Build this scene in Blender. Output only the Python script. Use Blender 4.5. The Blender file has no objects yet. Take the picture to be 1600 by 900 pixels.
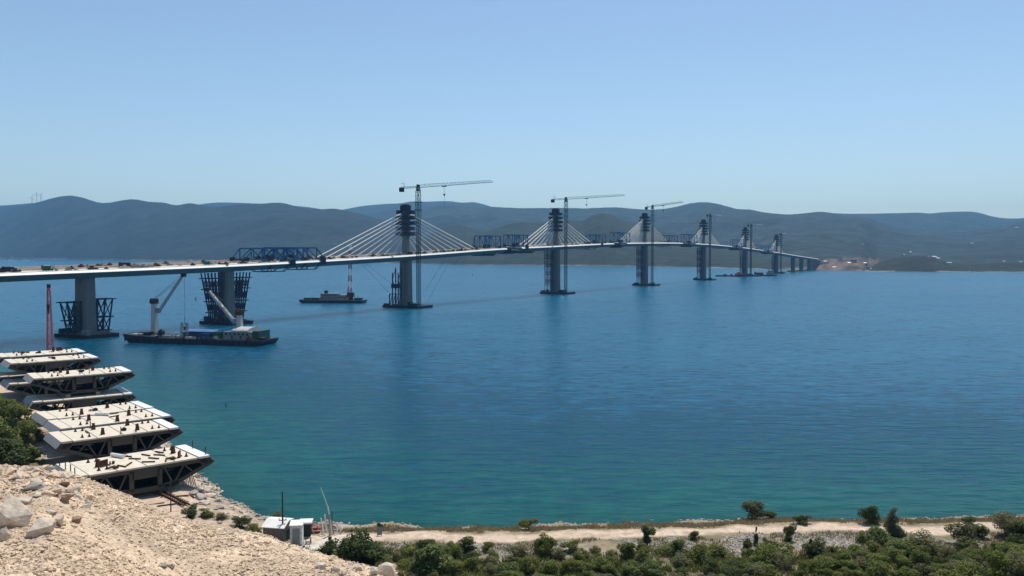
import bpy, bmesh, math, random
import numpy as np
from mathutils import Vector, Matrix, noise as N

random.seed(7); rng = np.random.default_rng(7)
SC = bpy.context.scene
C = bpy.data.collections.new("scene"); SC.collection.children.link(C)
R = math.radians

# ------------------------------------------------------------------ camera
F, H, PITCH = 1324.0, 46.0, math.atan(54 / 1324)
cd = bpy.data.cameras.new("camera"); cam = bpy.data.objects.new("camera", cd); C.objects.link(cam)
cd.sensor_width = 36; cd.lens = 36 * F / 1600; cd.clip_start = 0.5; cd.clip_end = 60000
cam.location = (0, 0, H); cam.rotation_euler = (math.pi / 2 - PITCH, 0, 0)
SC.camera = cam
# ------------------------------------------------------------------ sky, sun, exposure
SUN_AZ, SUN_EL = R(20), R(64)
w = bpy.data.worlds.new("World"); SC.world = w; w.use_nodes = True
wn = w.node_tree; bg = wn.nodes["Background"]
sky = wn.nodes.new("ShaderNodeTexSky"); sky.sky_type = 'NISHITA'; sky.sun_disc = False
sky.sun_elevation = SUN_EL; sky.sun_rotation = SUN_AZ; sky.altitude = 0
sky.air_density = 1.0; sky.dust_density = 0.4; sky.ozone_density = 3.4
tint = wn.nodes.new("ShaderNodeMix"); tint.data_type = 'RGBA'; tint.blend_type = 'MULTIPLY'; tint.inputs["Factor"].default_value = 1
tint.inputs["B"].default_value = (1.04, 1.03, 0.985, 1)
wn.links.new(sky.outputs[0], tint.inputs["A"]); wn.links.new(tint.outputs["Result"], bg.inputs[0]); bg.inputs[1].default_value = 0.13
sd = bpy.data.lights.new("sun", 'SUN'); sd.energy = 4.8; sd.angle = R(0.53); sd.color = (1, 0.93, 0.82)
sun = bpy.data.objects.new("sun", sd); C.objects.link(sun)
sv = Vector((math.sin(SUN_AZ) * math.cos(SUN_EL), math.cos(SUN_AZ) * math.cos(SUN_EL), math.sin(SUN_EL)))
sun.rotation_euler = sv.to_track_quat('Z', 'Y').to_euler()
sun.location = (0, 0, 300)
SC.view_settings.view_transform = 'Standard'; SC.view_settings.look = 'None'
SC.view_settings.exposure = 0; SC.view_settings.gamma = 1
SC.cycles.use_denoising = True
SC.cycles.max_bounces = 6; SC.cycles.volume_bounces = 0

# ------------------------------------------------------------------ helpers
def ray(px, py):
    c, s = math.cos(PITCH), math.sin(PITCH)
    v = (450 - py) / F
    return Vector(((px - 800) / F, c + v * s, -s + v * c))
def at_z(px, py, z=0.0):
    d = ray(px, py); t = (z - H) / d.z
    return Vector((0, 0, H)) + d * t
def at_Y(px, py, Y):
    d = ray(px, py); return Vector((0, 0, H)) + d * (Y / d.y)
def hit(px, py, fn, t0=5, t1=400, st=0.25):
    d = ray(px, py); t = t0
    while t < t1:
        p = Vector((0, 0, H)) + d * t
        if p.z < fn(p.x, p.y): return p
        t += st
    return at_z(px, py, 0)
def lerp(a, b, t): return a + (b - a) * t
def sstep(a, b, x):
    t = min(1, max(0, (x - a) / (b - a))); return t * t * (3 - 2 * t)
def interp(pts, x):
    if x <= pts[0][0]: return pts[0][1]
    for (a, b), (c, d) in zip(pts, pts[1:]):
        if x <= c: return b + (d - b) * (x - a) / (c - a)
    return pts[-1][1]
def smooth_interp(pts, x):
    xs = [p[0] for p in pts]; ys = [p[1] for p in pts]
    if x <= xs[0]: return ys[0]
    if x >= xs[-1]: return ys[-1]
    i = max(k for k in range(len(xs)) if xs[k] <= x)
    def m(k):
        if k == 0: return (ys[1] - ys[0]) / (xs[1] - xs[0])
        if k == len(xs) - 1: return (ys[-1] - ys[-2]) / (xs[-1] - xs[-2])
        return (ys[k + 1] - ys[k - 1]) / (xs[k + 1] - xs[k - 1])
    h = xs[i + 1] - xs[i]; t = (x - xs[i]) / h
    return ((2*t**3 - 3*t*t + 1) * ys[i] + (t**3 - 2*t*t + t) * h * m(i)
            + (-2*t**3 + 3*t*t) * ys[i + 1] + (t**3 - t*t) * h * m(i + 1))

def mat(name, col, rough=0.8, metal=0.0, var=0.15, scale=1.0, bump=0.0, col2=None, attr=None, spec=0.3):
    m = bpy.data.materials.new(name); m.use_nodes = True
    nt = m.node_tree; b = nt.nodes["Principled BSDF"]
    b.inputs["Roughness"].default_value = rough; b.inputs["Metallic"].default_value = metal
    b.inputs["Specular IOR Level"].default_value = spec
    tc = nt.nodes.new("ShaderNodeTexCoord"); nz = nt.nodes.new("ShaderNodeTexNoise")
    nz.inputs["Scale"].default_value = scale; nz.inputs["Detail"].default_value = 6
    nz.inputs["Roughness"].default_value = 0.65
    nt.links.new(tc.outputs["Object"], nz.inputs["Vector"])
    rp = nt.nodes.new("ShaderNodeMapRange")
    rp.inputs[1].default_value = 0.3; rp.inputs[2].default_value = 0.7
    nt.links.new(nz.outputs[0], rp.inputs[0])
    mx = nt.nodes.new("ShaderNodeMix"); mx.data_type = 'RGBA'
    nt.links.new(rp.outputs[0], mx.inputs["Factor"])
    c2 = col2 or tuple(c * (1 - 2 * var) for c in col)
    if attr:
        at = nt.nodes.new("ShaderNodeAttribute"); at.attribute_name = attr
        ml = nt.nodes.new("ShaderNodeMix"); ml.data_type = 'RGBA'; ml.blend_type = 'MULTIPLY'
        ml.inputs["Factor"].default_value = 1
        mx.inputs["A"].default_value = (1 - var,) * 3 + (1,); mx.inputs["B"].default_value = (1 + var,) * 3 + (1,)
        nt.links.new(at.outputs["Color"], ml.inputs["A"]); nt.links.new(mx.outputs["Result"], ml.inputs["B"])
        nt.links.new(ml.outputs["Result"], b.inputs["Base Color"])
    else:
        mx.inputs["A"].default_value = (*col, 1); mx.inputs["B"].default_value = (*c2, 1)
        nt.links.new(mx.outputs["Result"], b.inputs["Base Color"])
    if bump:
        bp = nt.nodes.new("ShaderNodeBump"); bp.inputs["Strength"].default_value = 1; bp.inputs["Distance"].default_value = bump
        nt.links.new(nz.outputs[0], bp.inputs["Height"]); nt.links.new(bp.outputs[0], b.inputs["Normal"])
    return m

M = dict(
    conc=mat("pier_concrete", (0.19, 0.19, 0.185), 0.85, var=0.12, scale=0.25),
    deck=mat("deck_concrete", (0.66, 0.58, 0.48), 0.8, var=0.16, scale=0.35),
    white=mat("white_paint", (0.80, 0.79, 0.75), 0.5, var=0.06, scale=0.5),
    girder=mat("girder_steel", (0.20, 0.225, 0.23), 0.6, var=0.1, scale=0.2),
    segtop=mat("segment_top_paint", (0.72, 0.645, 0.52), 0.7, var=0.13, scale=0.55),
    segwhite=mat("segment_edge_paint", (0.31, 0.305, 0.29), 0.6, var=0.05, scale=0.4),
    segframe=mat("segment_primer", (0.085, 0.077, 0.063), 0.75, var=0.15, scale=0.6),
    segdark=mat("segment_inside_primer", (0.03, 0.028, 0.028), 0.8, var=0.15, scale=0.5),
    navy=mat("navy_steel", (0.012, 0.022, 0.055), 0.6, var=0.2, scale=0.3),
    blue=mat("blue_truss_paint", (0.02, 0.12, 0.27), 0.55, var=0.15, scale=0.3),
    purple=mat("falsework_paint", (0.035, 0.022, 0.075), 0.6, var=0.2, scale=0.3),
    dark=mat("dark_steel", (0.02, 0.025, 0.035), 0.7, var=0.2, scale=0.4),
    hull=mat("hull_paint", (0.010, 0.016, 0.035), 0.5, var=0.2, scale=0.2),
    rust=mat("rusty_steel", (0.10, 0.045, 0.025), 0.85, var=0.25, scale=1.5),
    cranegreen=mat("green_crane_paint", (0.03, 0.14, 0.13), 0.5, var=0.15, scale=0.5),
    cranewhite=mat("crane_white_paint", (0.50, 0.51, 0.49), 0.5, var=0.12, scale=0.4),
    cranegrey=mat("crane_grey_paint", (0.25, 0.28, 0.30), 0.5, var=0.12, scale=0.4),
    red=mat("red_paint", (0.42, 0.05, 0.045), 0.5, var=0.12, scale=0.5),
    pink=mat("faded_red_paint", (0.50, 0.13, 0.16), 0.6, var=0.12, scale=0.5),
    green=mat("green_paint", (0.02, 0.09, 0.06), 0.5, var=0.1, scale=0.5),
    bluebox=mat("blue_paint", (0.012, 0.05, 0.14), 0.5, var=0.1, scale=0.5),
    bluelight=mat("light_blue_roof", (0.07, 0.16, 0.33), 0.5, var=0.1, scale=0.3),
    cabin=mat("grey_cabin_paint", (0.25, 0.26, 0.25), 0.6, var=0.15, scale=0.5),
    glass=mat("window_glass", (0.02, 0.03, 0.04), 0.15, var=0.1, spec=0.6),
    rubber=mat("tyre_rubber", (0.02, 0.02, 0.02), 0.9, var=0.1),
    wood=mat("weathered_timber", (0.42, 0.36, 0.30), 0.9, var=0.2, scale=2),
    pole=mat("pole_timber", (0.09, 0.065, 0.05), 0.9, var=0.2, scale=3),
    stonewall=mat("stone_block", (0.24, 0.20, 0.17), 0.9, var=0.25, scale=3),
    bark=mat("bark", (0.10, 0.075, 0.055), 0.9, var=0.25, scale=4),
    rock=mat("pale_rock", (0.72, 0.62, 0.50), 0.92, var=0.2, scale=5, bump=0.05),
    rockgrey=mat("grey_rock", (0.42, 0.38, 0.33), 0.92, var=0.15, scale=5, bump=0.05),
    rockbrown=mat("brown_rock", (0.36, 0.25, 0.17), 0.92, var=0.18, scale=1.8, bump=0.05),
    stone=mat("gravel_stone_mineral", (0.68, 0.545, 0.40), 0.92, scale=3.5, col2=(0.44, 0.335, 0.235)),
    scree=mat("scree_stone", (0.52, 0.48, 0.42), 0.92, var=0.25, scale=0.8),
    roof=mat("terracotta_roof", (0.34, 0.13, 0.08), 0.85, var=0.15, scale=0.5),
    wall=mat("rendered_wall", (0.62, 0.58, 0.50), 0.85, var=0.08, scale=0.3),
    earth=mat("road_gravel", (0.58, 0.45, 0.34), 0.95, var=0.15, scale=0.3),
)

def link(name, me, parent=None):
    o = bpy.data.objects.new(name, me); C.objects.link(o)
    if parent is not None: o.parent = parent
    return o
def tag(o, label=None, cat=None, group=None, kind=None):
    if label: o['label'] = label
    if cat: o['category'] = cat
    if group: o['group'] = group
    if kind: o['kind'] = kind
    return o
def thing(name, label, cat, loc=(0, 0, 0), rz=0.0, group=None):
    o = bpy.data.objects.new(name, None); C.objects.link(o); o.empty_display_size = 1
    o.location = loc; o.rotation_euler = (0, 0, rz)
    return tag(o, label, cat, group)
def copy_tree(o, parent=None):
    c = o.copy(); C.objects.link(c)
    if parent is not None: c.parent = parent
    for ch in list(o.children): copy_tree(ch, c)
    return c

class MB:
    """collects simple solids into one mesh"""
    def __init__(s): s.v = []; s.f = []
    def add(s, vs, fs):
        n = len(s.v); s.v += [tuple(v) for v in vs]; s.f += [tuple(n + i for i in f) for f in fs]; return s
    def box(s, x0, x1, y0, y1, z0, z1):
        return s.add([(x0,y0,z0),(x1,y0,z0),(x1,y1,z0),(x0,y1,z0),(x0,y0,z1),(x1,y0,z1),(x1,y1,z1),(x0,y1,z1)],
                     [(0,3,2,1),(4,5,6,7),(0,1,5,4),(1,2,6,5),(2,3,7,6),(3,0,4,7)])
    def taper(s, cx, cy, z0, z1, w0, d0, w1, d1, ox=0, oy=0):
        return s.add([(cx-w0/2,cy-d0/2,z0),(cx+w0/2,cy-d0/2,z0),(cx+w0/2,cy+d0/2,z0),(cx-w0/2,cy+d0/2,z0),
                      (cx+ox-w1/2,cy+oy-d1/2,z1),(cx+ox+w1/2,cy+oy-d1/2,z1),(cx+ox+w1/2,cy+oy+d1/2,z1),(cx+ox-w1/2,cy+oy+d1/2,z1)],
                     [(0,3,2,1),(4,5,6,7),(0,1,5,4),(1,2,6,5),(2,3,7,6),(3,0,4,7)])
    def tube(s, p0, p1, r0, r1=None, n=6):
        r1 = r0 if r1 is None else r1
        p0 = Vector(p0); p1 = Vector(p1); d = (p1 - p0)
        if d.length < 1e-6: return s
        q = d.to_track_quat('Z', 'Y').to_matrix()
        a = q @ Vector((1, 0, 0)); b = q @ Vector((0, 1, 0))
        vs = []
        for p, r in ((p0, r0), (p1, r1)):
            for i in range(n):
                t = 2 * math.pi * (i + .5) / n
                vs.append(p + (a * math.cos(t) + b * math.sin(t)) * r)
        fs = [(i, (i+1) % n, n + (i+1) % n, n + i) for i in range(n)]
        fs += [tuple(range(n-1, -1, -1)), tuple(range(n, 2*n))]
        return s.add(vs, fs)
    def bar(s, p0, p1, t): return s.tube(p0, p1, t * .707, n=4)
    def prism(s, prof, x0, x1):
        """profile (y,z) extruded along x"""
        n = len(prof); vs = [(x0, y, z) for y, z in prof] + [(x1, y, z) for y, z in prof]
        fs = [(i, (i+1) % n, n + (i+1) % n, n + i) for i in range(n)] + [tuple(range(n-1, -1, -1)), tuple(range(n, 2*n))]
        return s.add(vs, fs)
    def loft(s, rings):
        n = len(rings[0]); b = len(s.v); s.v += [tuple(p) for r in rings for p in r]
        for k in range(len(rings) - 1):
            for i in range(n):
                s.f.append((b+k*n+i, b+k*n+(i+1) % n, b+(k+1)*n+(i+1) % n, b+(k+1)*n+i))
        s.f.append(tuple(b+i for i in range(n-1, -1, -1))); s.f.append(tuple(b+(len(rings)-1)*n+i for i in range(n)))
        return s
    def lattice(s, p0, p1, w0, w1, bays, t, d=None):
        """square lattice mast between two points"""
        p0 = Vector(p0); p1 = Vector(p1); q = (p1 - p0).to_track_quat('Z', 'Y').to_matrix()
        a = q @ Vector((1, 0, 0)); b = q @ Vector((0, 1, 0)); d = d or t * .6
        def cor(k, i):
            f = k / bays; wd = lerp(w0, w1, f) / 2; p = p0.lerp(p1, f)
            return p + a * wd * (1, 1, -1, -1)[i] + b * wd * (1, -1, -1, 1)[i]
        for i in range(4): s.bar(cor(0, i), cor(bays, i), t)
        for k in range(bays):
            for i in range(4):
                j = (i + 1) % 4
                s.bar(cor(k, i), cor(k + 1, j), d) if k % 2 else s.bar(cor(k, j), cor(k + 1, i), d)
                s.bar(cor(k + 1, i), cor(k + 1, j), d)
        return s
    def mesh(s, name, m, smooth=False):
        me = bpy.data.meshes.new(name); me.from_pydata(s.v, [], s.f); me.update()
        bm = bmesh.new(); bm.from_mesh(me); bmesh.ops.recalc_face_normals(bm, faces=bm.faces[:]); bm.to_mesh(me); bm.free()
        if m: me.materials.append(m)
        if smooth:
            for p in me.polygons: p.use_smooth = True
        return me
    def build(s, name, m, parent=None, smooth=False):
        return link(name, s.mesh(name, m, smooth), parent)

def grid_mesh(name, P, m, colors=None, smooth=True, skip=None):
    """P: rows x cols x 3 array"""
    r, c = P.shape[:2]; me = bpy.data.meshes.new(name)
    idx = np.arange(r * c).reshape(r, c)
    F4 = np.stack([idx[:-1, :-1], idx[:-1, 1:], idx[1:, 1:], idx[1:, :-1]], -1).reshape(-1, 4)
    if skip is not None: F4 = F4[~skip.reshape(-1)]
    me.from_pydata(P.reshape(-1, 3).tolist(), [], F4.tolist()); me.update()
    if colors is not None:
        ca = me.color_attributes.new("tint", 'FLOAT_COLOR', 'POINT')
        a = np.ones((r * c, 4)); a[:, :3] = colors.reshape(-1, 3); ca.data.foreach_set("color", a.reshape(-1))
    me.polygons.foreach_set("use_smooth", [smooth] * len(me.polygons))
    me.materials.append(m)
    if sum(p.normal.z for p in me.polygons[:50]) < 0: me.flip_normals()
    return me

def fnoise(x, y, s, o=4, z=0.0): return N.fractal(Vector((x * s, y * s, z)), 1.0, 2.0, o)

# ------------------------------------------------------------------ near coast: shape of the land
SHORE = [(-620, 470), (-420, 372), (-300, 345), (-240, 330), (-190, 305), (-155, 280), (-140, 267), (-122, 249), (-100, 224), (-85, 206), (-72, 185), (-64, 172),
         (-55, 158.5), (-48, 151), (-40, 145.5), (-28, 143), (0, 143), (30, 145.5), (45, 147.5), (75, 147), (95, 149.5), (120, 149), (145, 144), (180, 132), (240, 110), (400, 60), (700, -60)]
SHORE = [(a, b - 2.6 * min(1, max(0, (a + 60) / 20))) for a, b in SHORE]
_S = np.array(SHORE, float)
def shore_dist(X, Y):
    """positive inland; numpy arrays"""
    X = np.asarray(X, float); Y = np.asarray(Y, float)
    best = np.full(X.shape, 1e9)
    for (ax, ay), (bx, by) in zip(_S[:-1], _S[1:]):
        dx, dy = bx - ax, by - ay; t = np.clip(((X - ax) * dx + (Y - ay) * dy) / (dx*dx + dy*dy), 0, 1)
        best = np.minimum(best, np.hypot(X - ax - t * dx, Y - ay - t * dy))
    ys = np.interp(X, _S[:, 0], _S[:, 1])
    return np.where(Y < ys, best, -best)
def hill_k(X, Y):
    k = np.clip(X / np.maximum(Y, 20), -2, 2) * F + 800
    return np.interp(k, [-400, 0, 300, 1250, 1400, 1500, 1600, 1800], [.30, .38, .415, .415, .405, .385, .364, .362])
def ground_np(X, Y, detail=True):
    X = np.asarray(X, float); Y = np.asarray(Y, float)
    d = shore_dist(X, Y)
    zr = np.interp(d, [-60, -8, 0, 1.5, 4, 10, 17, 24, 40, 120], [-12, -2.2, -0.05, .55, 1.1, 2.75, 3.0, 3.2, 3.6, 8])
    zl = np.interp(d, [-60, -8, 0, 2, 6, 9, 32, 60, 140], [-12, -2.2, -0.05, 1.6, 3.6, 4.5, 4.6, 7.5, 24])
    wl = np.clip((-38 - X) / 12, 0, 1); wl = wl * wl * (3 - 2 * wl)
    z = zr * (1 - wl) + zl * wl
    hz = 44.2 - hill_k(X, Y) * np.maximum(Y, 0) - 0.06 * np.maximum(-Y, 0) * 0
    hz = np.where(X < -48, np.minimum(hz, 60), hz)
    # smooth maximum
    k = 2.0; h = np.clip(.5 + .5 * (hz - z) / k, 0, 1)
    z = np.where(d > 12, z * (1 - h) + hz * h + k * h * (1 - h), z)
    return z
def ground_bump(x, y):
    return 0.35 * fnoise(x, y, 0.13, 3) + 0.1 * fnoise(x, y, 0.6, 2)

GX = np.concatenate([np.arange(-620, -160, 10), np.arange(-160, 110, 1.6), np.arange(110, 420, 8)])
GY = np.concatenate([np.arange(-80, 84, 6), np.arange(84, 232, 1.3), np.arange(232, 520, 6)])
XX, YY = np.meshgrid(GX, GY)
ZZ = ground_np(XX, YY); DD = shore_dist(XX, YY)
bz = np.array([[ground_bump(x, y) for x in GX] for y in GY])
ZZ = ZZ + bz * np.where(DD < 0, .3, 1)
edge = np.clip(1 - np.abs(DD - 3) / 4, 0, 1)
rk = np.array([[abs(fnoise(x, y, 0.35, 3, 5)) for x in GX] for y in GY])
ZZ += edge * rk * np.where(XX < -38, 1.6, .7)
ZZ += np.clip(1 - np.abs(DD) / 6, 0, 1) * np.array([[fnoise(x, y, 0.11, 3, 15) for x in GX] for y in GY]) * 1.1
from bisect import bisect_right
_gx, _gy, _gz, _gd = GX.tolist(), GY.tolist(), ZZ.tolist(), DD.tolist()
def _look(T, x, y):
    i = min(max(bisect_right(_gx, x) - 1, 0), len(_gx) - 2); j = min(max(bisect_right(_gy, y) - 1, 0), len(_gy) - 2)
    u = min(max((x - _gx[i]) / (_gx[i+1] - _gx[i]), 0), 1); v = min(max((y - _gy[j]) / (_gy[j+1] - _gy[j]), 0), 1)
    return (T[j][i] * (1-u) + T[j][i+1] * u) * (1-v) + (T[j+1][i] * (1-u) + T[j+1][i+1] * u) * v
def ground(x, y): return _look(_gz, x, y)
def shore_d(x, y): return _look(_gd, x, y)
def c3(*a): return np.array(a)
col = np.zeros(XX.shape + (3,)); col[:] = c3(.13, .115, .06)
nz1 = np.array([[fnoise(x, y, 0.09, 4, 9) for x in GX] for y in GY])
nz2 = np.array([[fnoise(x, y, 0.4, 3, 3) for x in GX] for y in GY])
def put(mask, c):
    global col
    m_ = np.clip(mask, 0, 1)[..., None]; col = col * (1 - m_) + c3(*c) * m_
put((nz1 - .0) * 2.5, (.24, .19, .11))
dw = DD + nz1 * 1.6
band = lambda a, b, s=.6: np.clip((dw - a) / s, 0, 1) * np.clip((b - dw) / s, 0, 1)
right = np.clip((XX + 42) / 6, 0, 1)
put(band(16, 25.5, 1.5) * right * np.clip(.75 + nz2 * 1.5, 0, 1), (.27, .235, .18))
put(band(2.5, 11) * right, (.26, .20, .125))
put(band(11, 15.2) * right, (.53, .42, .32))
put(band(12.8, 13.4, .3) * right * np.clip(.4 + nz2 * 2, 0, 1), (.34, .26, .17))
put(np.clip((2.6 - dw) / .8, 0, 1), (.36, .31, .25))
put(np.clip((.8 - dw) / .5, 0, 1), (.12, .10, .075))
put((1 - right) * np.clip((30 + nz1 * 8 - DD) / 3, 0, 1), (.50, .38, .28))
put((1 - right) * np.clip((7.0 - dw) / 2, 0, 1), (.44, .36, .28))
put((1 - right) * np.clip((XX + 54) / 4, 0, 1) * np.clip((16 - dw) / 3, 0, 1) * np.clip(.75 + nz2 * 2, 0, 1), (.27, .22, .155))
put(np.clip(1 - np.hypot(XX + 26, (YY - 121) * .8) / 7, 0, .9) * 1.5, (.62, .58, .52))
ground_mat = mat("ground_soil", (.3, .3, .3), 0.95, var=0.28, scale=1.1, bump=0.12, attr="tint")
tag(link("ground", grid_mesh("ground", np.stack([XX, YY, ZZ], -1), ground_mat, col)), kind="structure")

# ------------------------------------------------------------------ sea
wm = bpy.data.materials.new("sea_water"); wm.use_nodes = True
nt = wm.node_tree; b = nt.nodes["Principled BSDF"]; b.subsurface_method = 'BURLEY'; b.inputs["Subsurface Weight"].default_value = 1.0; b.inputs["Subsurface Scale"].default_value = 80.0; b.inputs["Subsurface Radius"].default_value = (1, 1, 1)
b.inputs["IOR"].default_value = 1.33; b.inputs["Roughness"].default_value = 0.24; b.inputs["Specular IOR Level"].default_value = 0.10
at = nt.nodes.new("ShaderNodeAttribute"); at.attribute_name = "shallow"
tc = nt.nodes.new("ShaderNodeTexCoord")
def noise_node(scale, det, vec, sx=1.0):
    mp = nt.nodes.new("ShaderNodeMapping"); mp.inputs["Scale"].default_value = (scale * sx, scale, scale)
    nt.links.new(vec, mp.inputs[0]); n = nt.nodes.new("ShaderNodeTexNoise"); n.inputs["Scale"].default_value = 1
    n.inputs["Detail"].default_value = det; nt.links.new(mp.outputs[0], n.inputs["Vector"]); return n
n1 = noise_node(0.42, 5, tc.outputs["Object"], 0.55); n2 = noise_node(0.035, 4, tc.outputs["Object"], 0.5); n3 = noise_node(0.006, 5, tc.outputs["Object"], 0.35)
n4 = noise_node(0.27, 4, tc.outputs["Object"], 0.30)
cr = nt.nodes.new("ShaderNodeValToRGB"); e = cr.color_ramp.elements  # ramp holds the depth tint plus painted bright and dark ripple tones
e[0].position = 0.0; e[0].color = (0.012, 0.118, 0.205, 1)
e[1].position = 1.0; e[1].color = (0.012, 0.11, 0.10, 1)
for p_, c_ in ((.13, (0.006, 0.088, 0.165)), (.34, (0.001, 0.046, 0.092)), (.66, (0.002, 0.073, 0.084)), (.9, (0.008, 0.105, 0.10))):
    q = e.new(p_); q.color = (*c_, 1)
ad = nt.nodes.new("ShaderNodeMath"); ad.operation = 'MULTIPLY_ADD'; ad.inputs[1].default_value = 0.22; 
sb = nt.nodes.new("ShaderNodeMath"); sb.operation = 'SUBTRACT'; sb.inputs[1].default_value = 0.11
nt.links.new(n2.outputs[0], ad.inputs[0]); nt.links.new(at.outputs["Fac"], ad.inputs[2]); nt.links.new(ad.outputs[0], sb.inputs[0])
r4 = nt.nodes.new("ShaderNodeMath"); r4.operation = 'MULTIPLY_ADD'; r4.inputs[1].default_value = 0.75  # noise paints the light and shade of wind ripples into the base colour
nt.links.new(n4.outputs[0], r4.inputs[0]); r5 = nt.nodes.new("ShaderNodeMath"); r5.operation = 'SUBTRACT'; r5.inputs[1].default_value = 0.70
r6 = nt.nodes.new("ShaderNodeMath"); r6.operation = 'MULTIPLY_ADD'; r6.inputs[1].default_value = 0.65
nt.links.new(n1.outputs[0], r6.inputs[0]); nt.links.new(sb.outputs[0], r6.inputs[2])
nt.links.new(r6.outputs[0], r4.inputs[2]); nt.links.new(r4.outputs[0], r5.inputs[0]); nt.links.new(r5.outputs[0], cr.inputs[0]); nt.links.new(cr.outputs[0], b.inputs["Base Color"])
mr = nt.nodes.new("ShaderNodeMapRange"); mr.inputs[1].default_value = .35; mr.inputs[2].default_value = .65; mr.inputs[3].default_value = 0.55; mr.inputs[4].default_value = 1.0
nt.links.new(n3.outputs[0], mr.inputs[0])
hm = nt.nodes.new("ShaderNodeMath"); hm.operation = 'MULTIPLY'
s2 = nt.nodes.new("ShaderNodeMath"); s2.operation = 'MULTIPLY_ADD'; s2.inputs[1].default_value = 3.0
nt.links.new(n2.outputs[0], s2.inputs[0]); nt.links.new(n1.outputs[0], s2.inputs[2])
s4 = nt.nodes.new("ShaderNodeMath"); s4.operation = 'MULTIPLY_ADD'; s4.inputs[1].default_value = 2.6
nt.links.new(n4.outputs[0], s4.inputs[0]); nt.links.new(s2.outputs[0], s4.inputs[2]); nt.links.new(s4.outputs[0], hm.inputs[0]); nt.links.new(mr.outputs[0], hm.inputs[1])
bp = nt.nodes.new("ShaderNodeBump"); bp.inputs["Strength"].default_value = 1; bp.inputs["Distance"].default_value = 0.42
nt.links.new(hm.outputs[0], bp.inputs["Height"]); nt.links.new(bp.outputs[0], b.inputs["Normal"])
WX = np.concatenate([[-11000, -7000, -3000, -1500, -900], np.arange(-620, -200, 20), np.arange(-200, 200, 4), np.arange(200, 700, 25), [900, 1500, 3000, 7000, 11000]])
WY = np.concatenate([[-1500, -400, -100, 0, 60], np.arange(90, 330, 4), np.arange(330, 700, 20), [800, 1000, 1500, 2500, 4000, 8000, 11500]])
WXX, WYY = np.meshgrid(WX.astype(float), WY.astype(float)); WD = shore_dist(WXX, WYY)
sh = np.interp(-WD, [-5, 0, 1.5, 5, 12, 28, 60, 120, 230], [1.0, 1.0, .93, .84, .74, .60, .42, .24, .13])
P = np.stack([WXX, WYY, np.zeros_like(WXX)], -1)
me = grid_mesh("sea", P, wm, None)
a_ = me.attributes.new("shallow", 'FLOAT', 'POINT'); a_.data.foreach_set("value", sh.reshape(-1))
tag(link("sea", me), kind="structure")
sb_ = MB().box(-11000, 11000, -1500, 11500, -16, -14); tag(sb_.build("seabed", M['rockgrey']), kind="structure")

# ------------------------------------------------------------------ hills across the channel
hill_mat = mat("hill_maquis", (.05, .06, .03), 0.95, var=0.7, scale=0.016, attr="tint", bump=14)
def ridge_layer(name, sil, base, depth, dark=(.012, .028, .034), step=4, rows=46, amp=.10, back=900, seed=0.0, expo=.85, yard=None, fuzz=0.0, rocky=.03):
    x0, x1 = sil[0][0], sil[-1][0]; cols = np.arange(x0, x1 + step, step)
    P = np.zeros((rows + 6, len(cols), 3)); K = np.zeros((rows + 6, len(cols), 3))
    for j, px in enumerate(cols):
        py = smooth_interp(sil, px) + fuzz * N.noise(Vector((px * .23, seed, 0)))
        Db = interp(base, px); Dr = Db + (depth if not callable(depth) else depth(px))
        pr = at_Y(px, py, Dr); zr = max(pr.z, 3); k = pr.x / pr.y
        for i in range(rows + 6):
            if i < rows:
                t = i / (rows - 1); D = Db + (Dr - Db) * t
                g = t ** expo
                x, y = k * D, D
                nz = N.ridged_multi_fractal(Vector((x * .0011 + seed, y * .0011, seed)), 1.0, 2.0, 5, 1.0, 2.0) - 1.1
                nz += .35 * fnoise(x, y, .006, 4, seed)
                z = -2 + (zr + 2) * g + nz * amp * zr * math.sin(math.pi * min(1, t * 1.0)) * (1 - .3 * t)
                z = min(z, 46 + (zr - 46) * D / Dr if zr > 46 else 1e9) if t > .3 else z
            else:
                b_ = (i - rows + 1) / 6; D = Dr + back * b_; z = zr * (1 - b_ * .9); x, y = k * D, D
            P[i, j] = (x, y, z)
            v = 1 + .5 * fnoise(x, y, .004, 4, seed + 3) + .25 * fnoise(x, y, .02, 3, seed + 8)
            c = np.array(dark) * max(.35, v)
            rr = fnoise(x, y, .012, 4, seed + 20)
            if rr > .55: c = c + rocky * (rr - .55) * 3
            if z < 1.5: c = np.array((.17, .155, .13)) * (1 + .5 * fnoise(x, y, .03, 2, 2))
            if yard and yard[0] < px < yard[1] and z < 6 + (yard[2] - 6) * math.sin(math.pi * (px - yard[0]) / (yard[1] - yard[0])) ** .5 + 5 * fnoise(x, y, .01, 2, 6):
                c = np.array((.11, .078, .064)) * (1 + 1.2 * fnoise(x, y, .03, 4))
            K[i, j] = np.clip(c, .005, .6)
    return tag(link(name, grid_mesh(name, P, hill_mat, K)), kind="structure")

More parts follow.
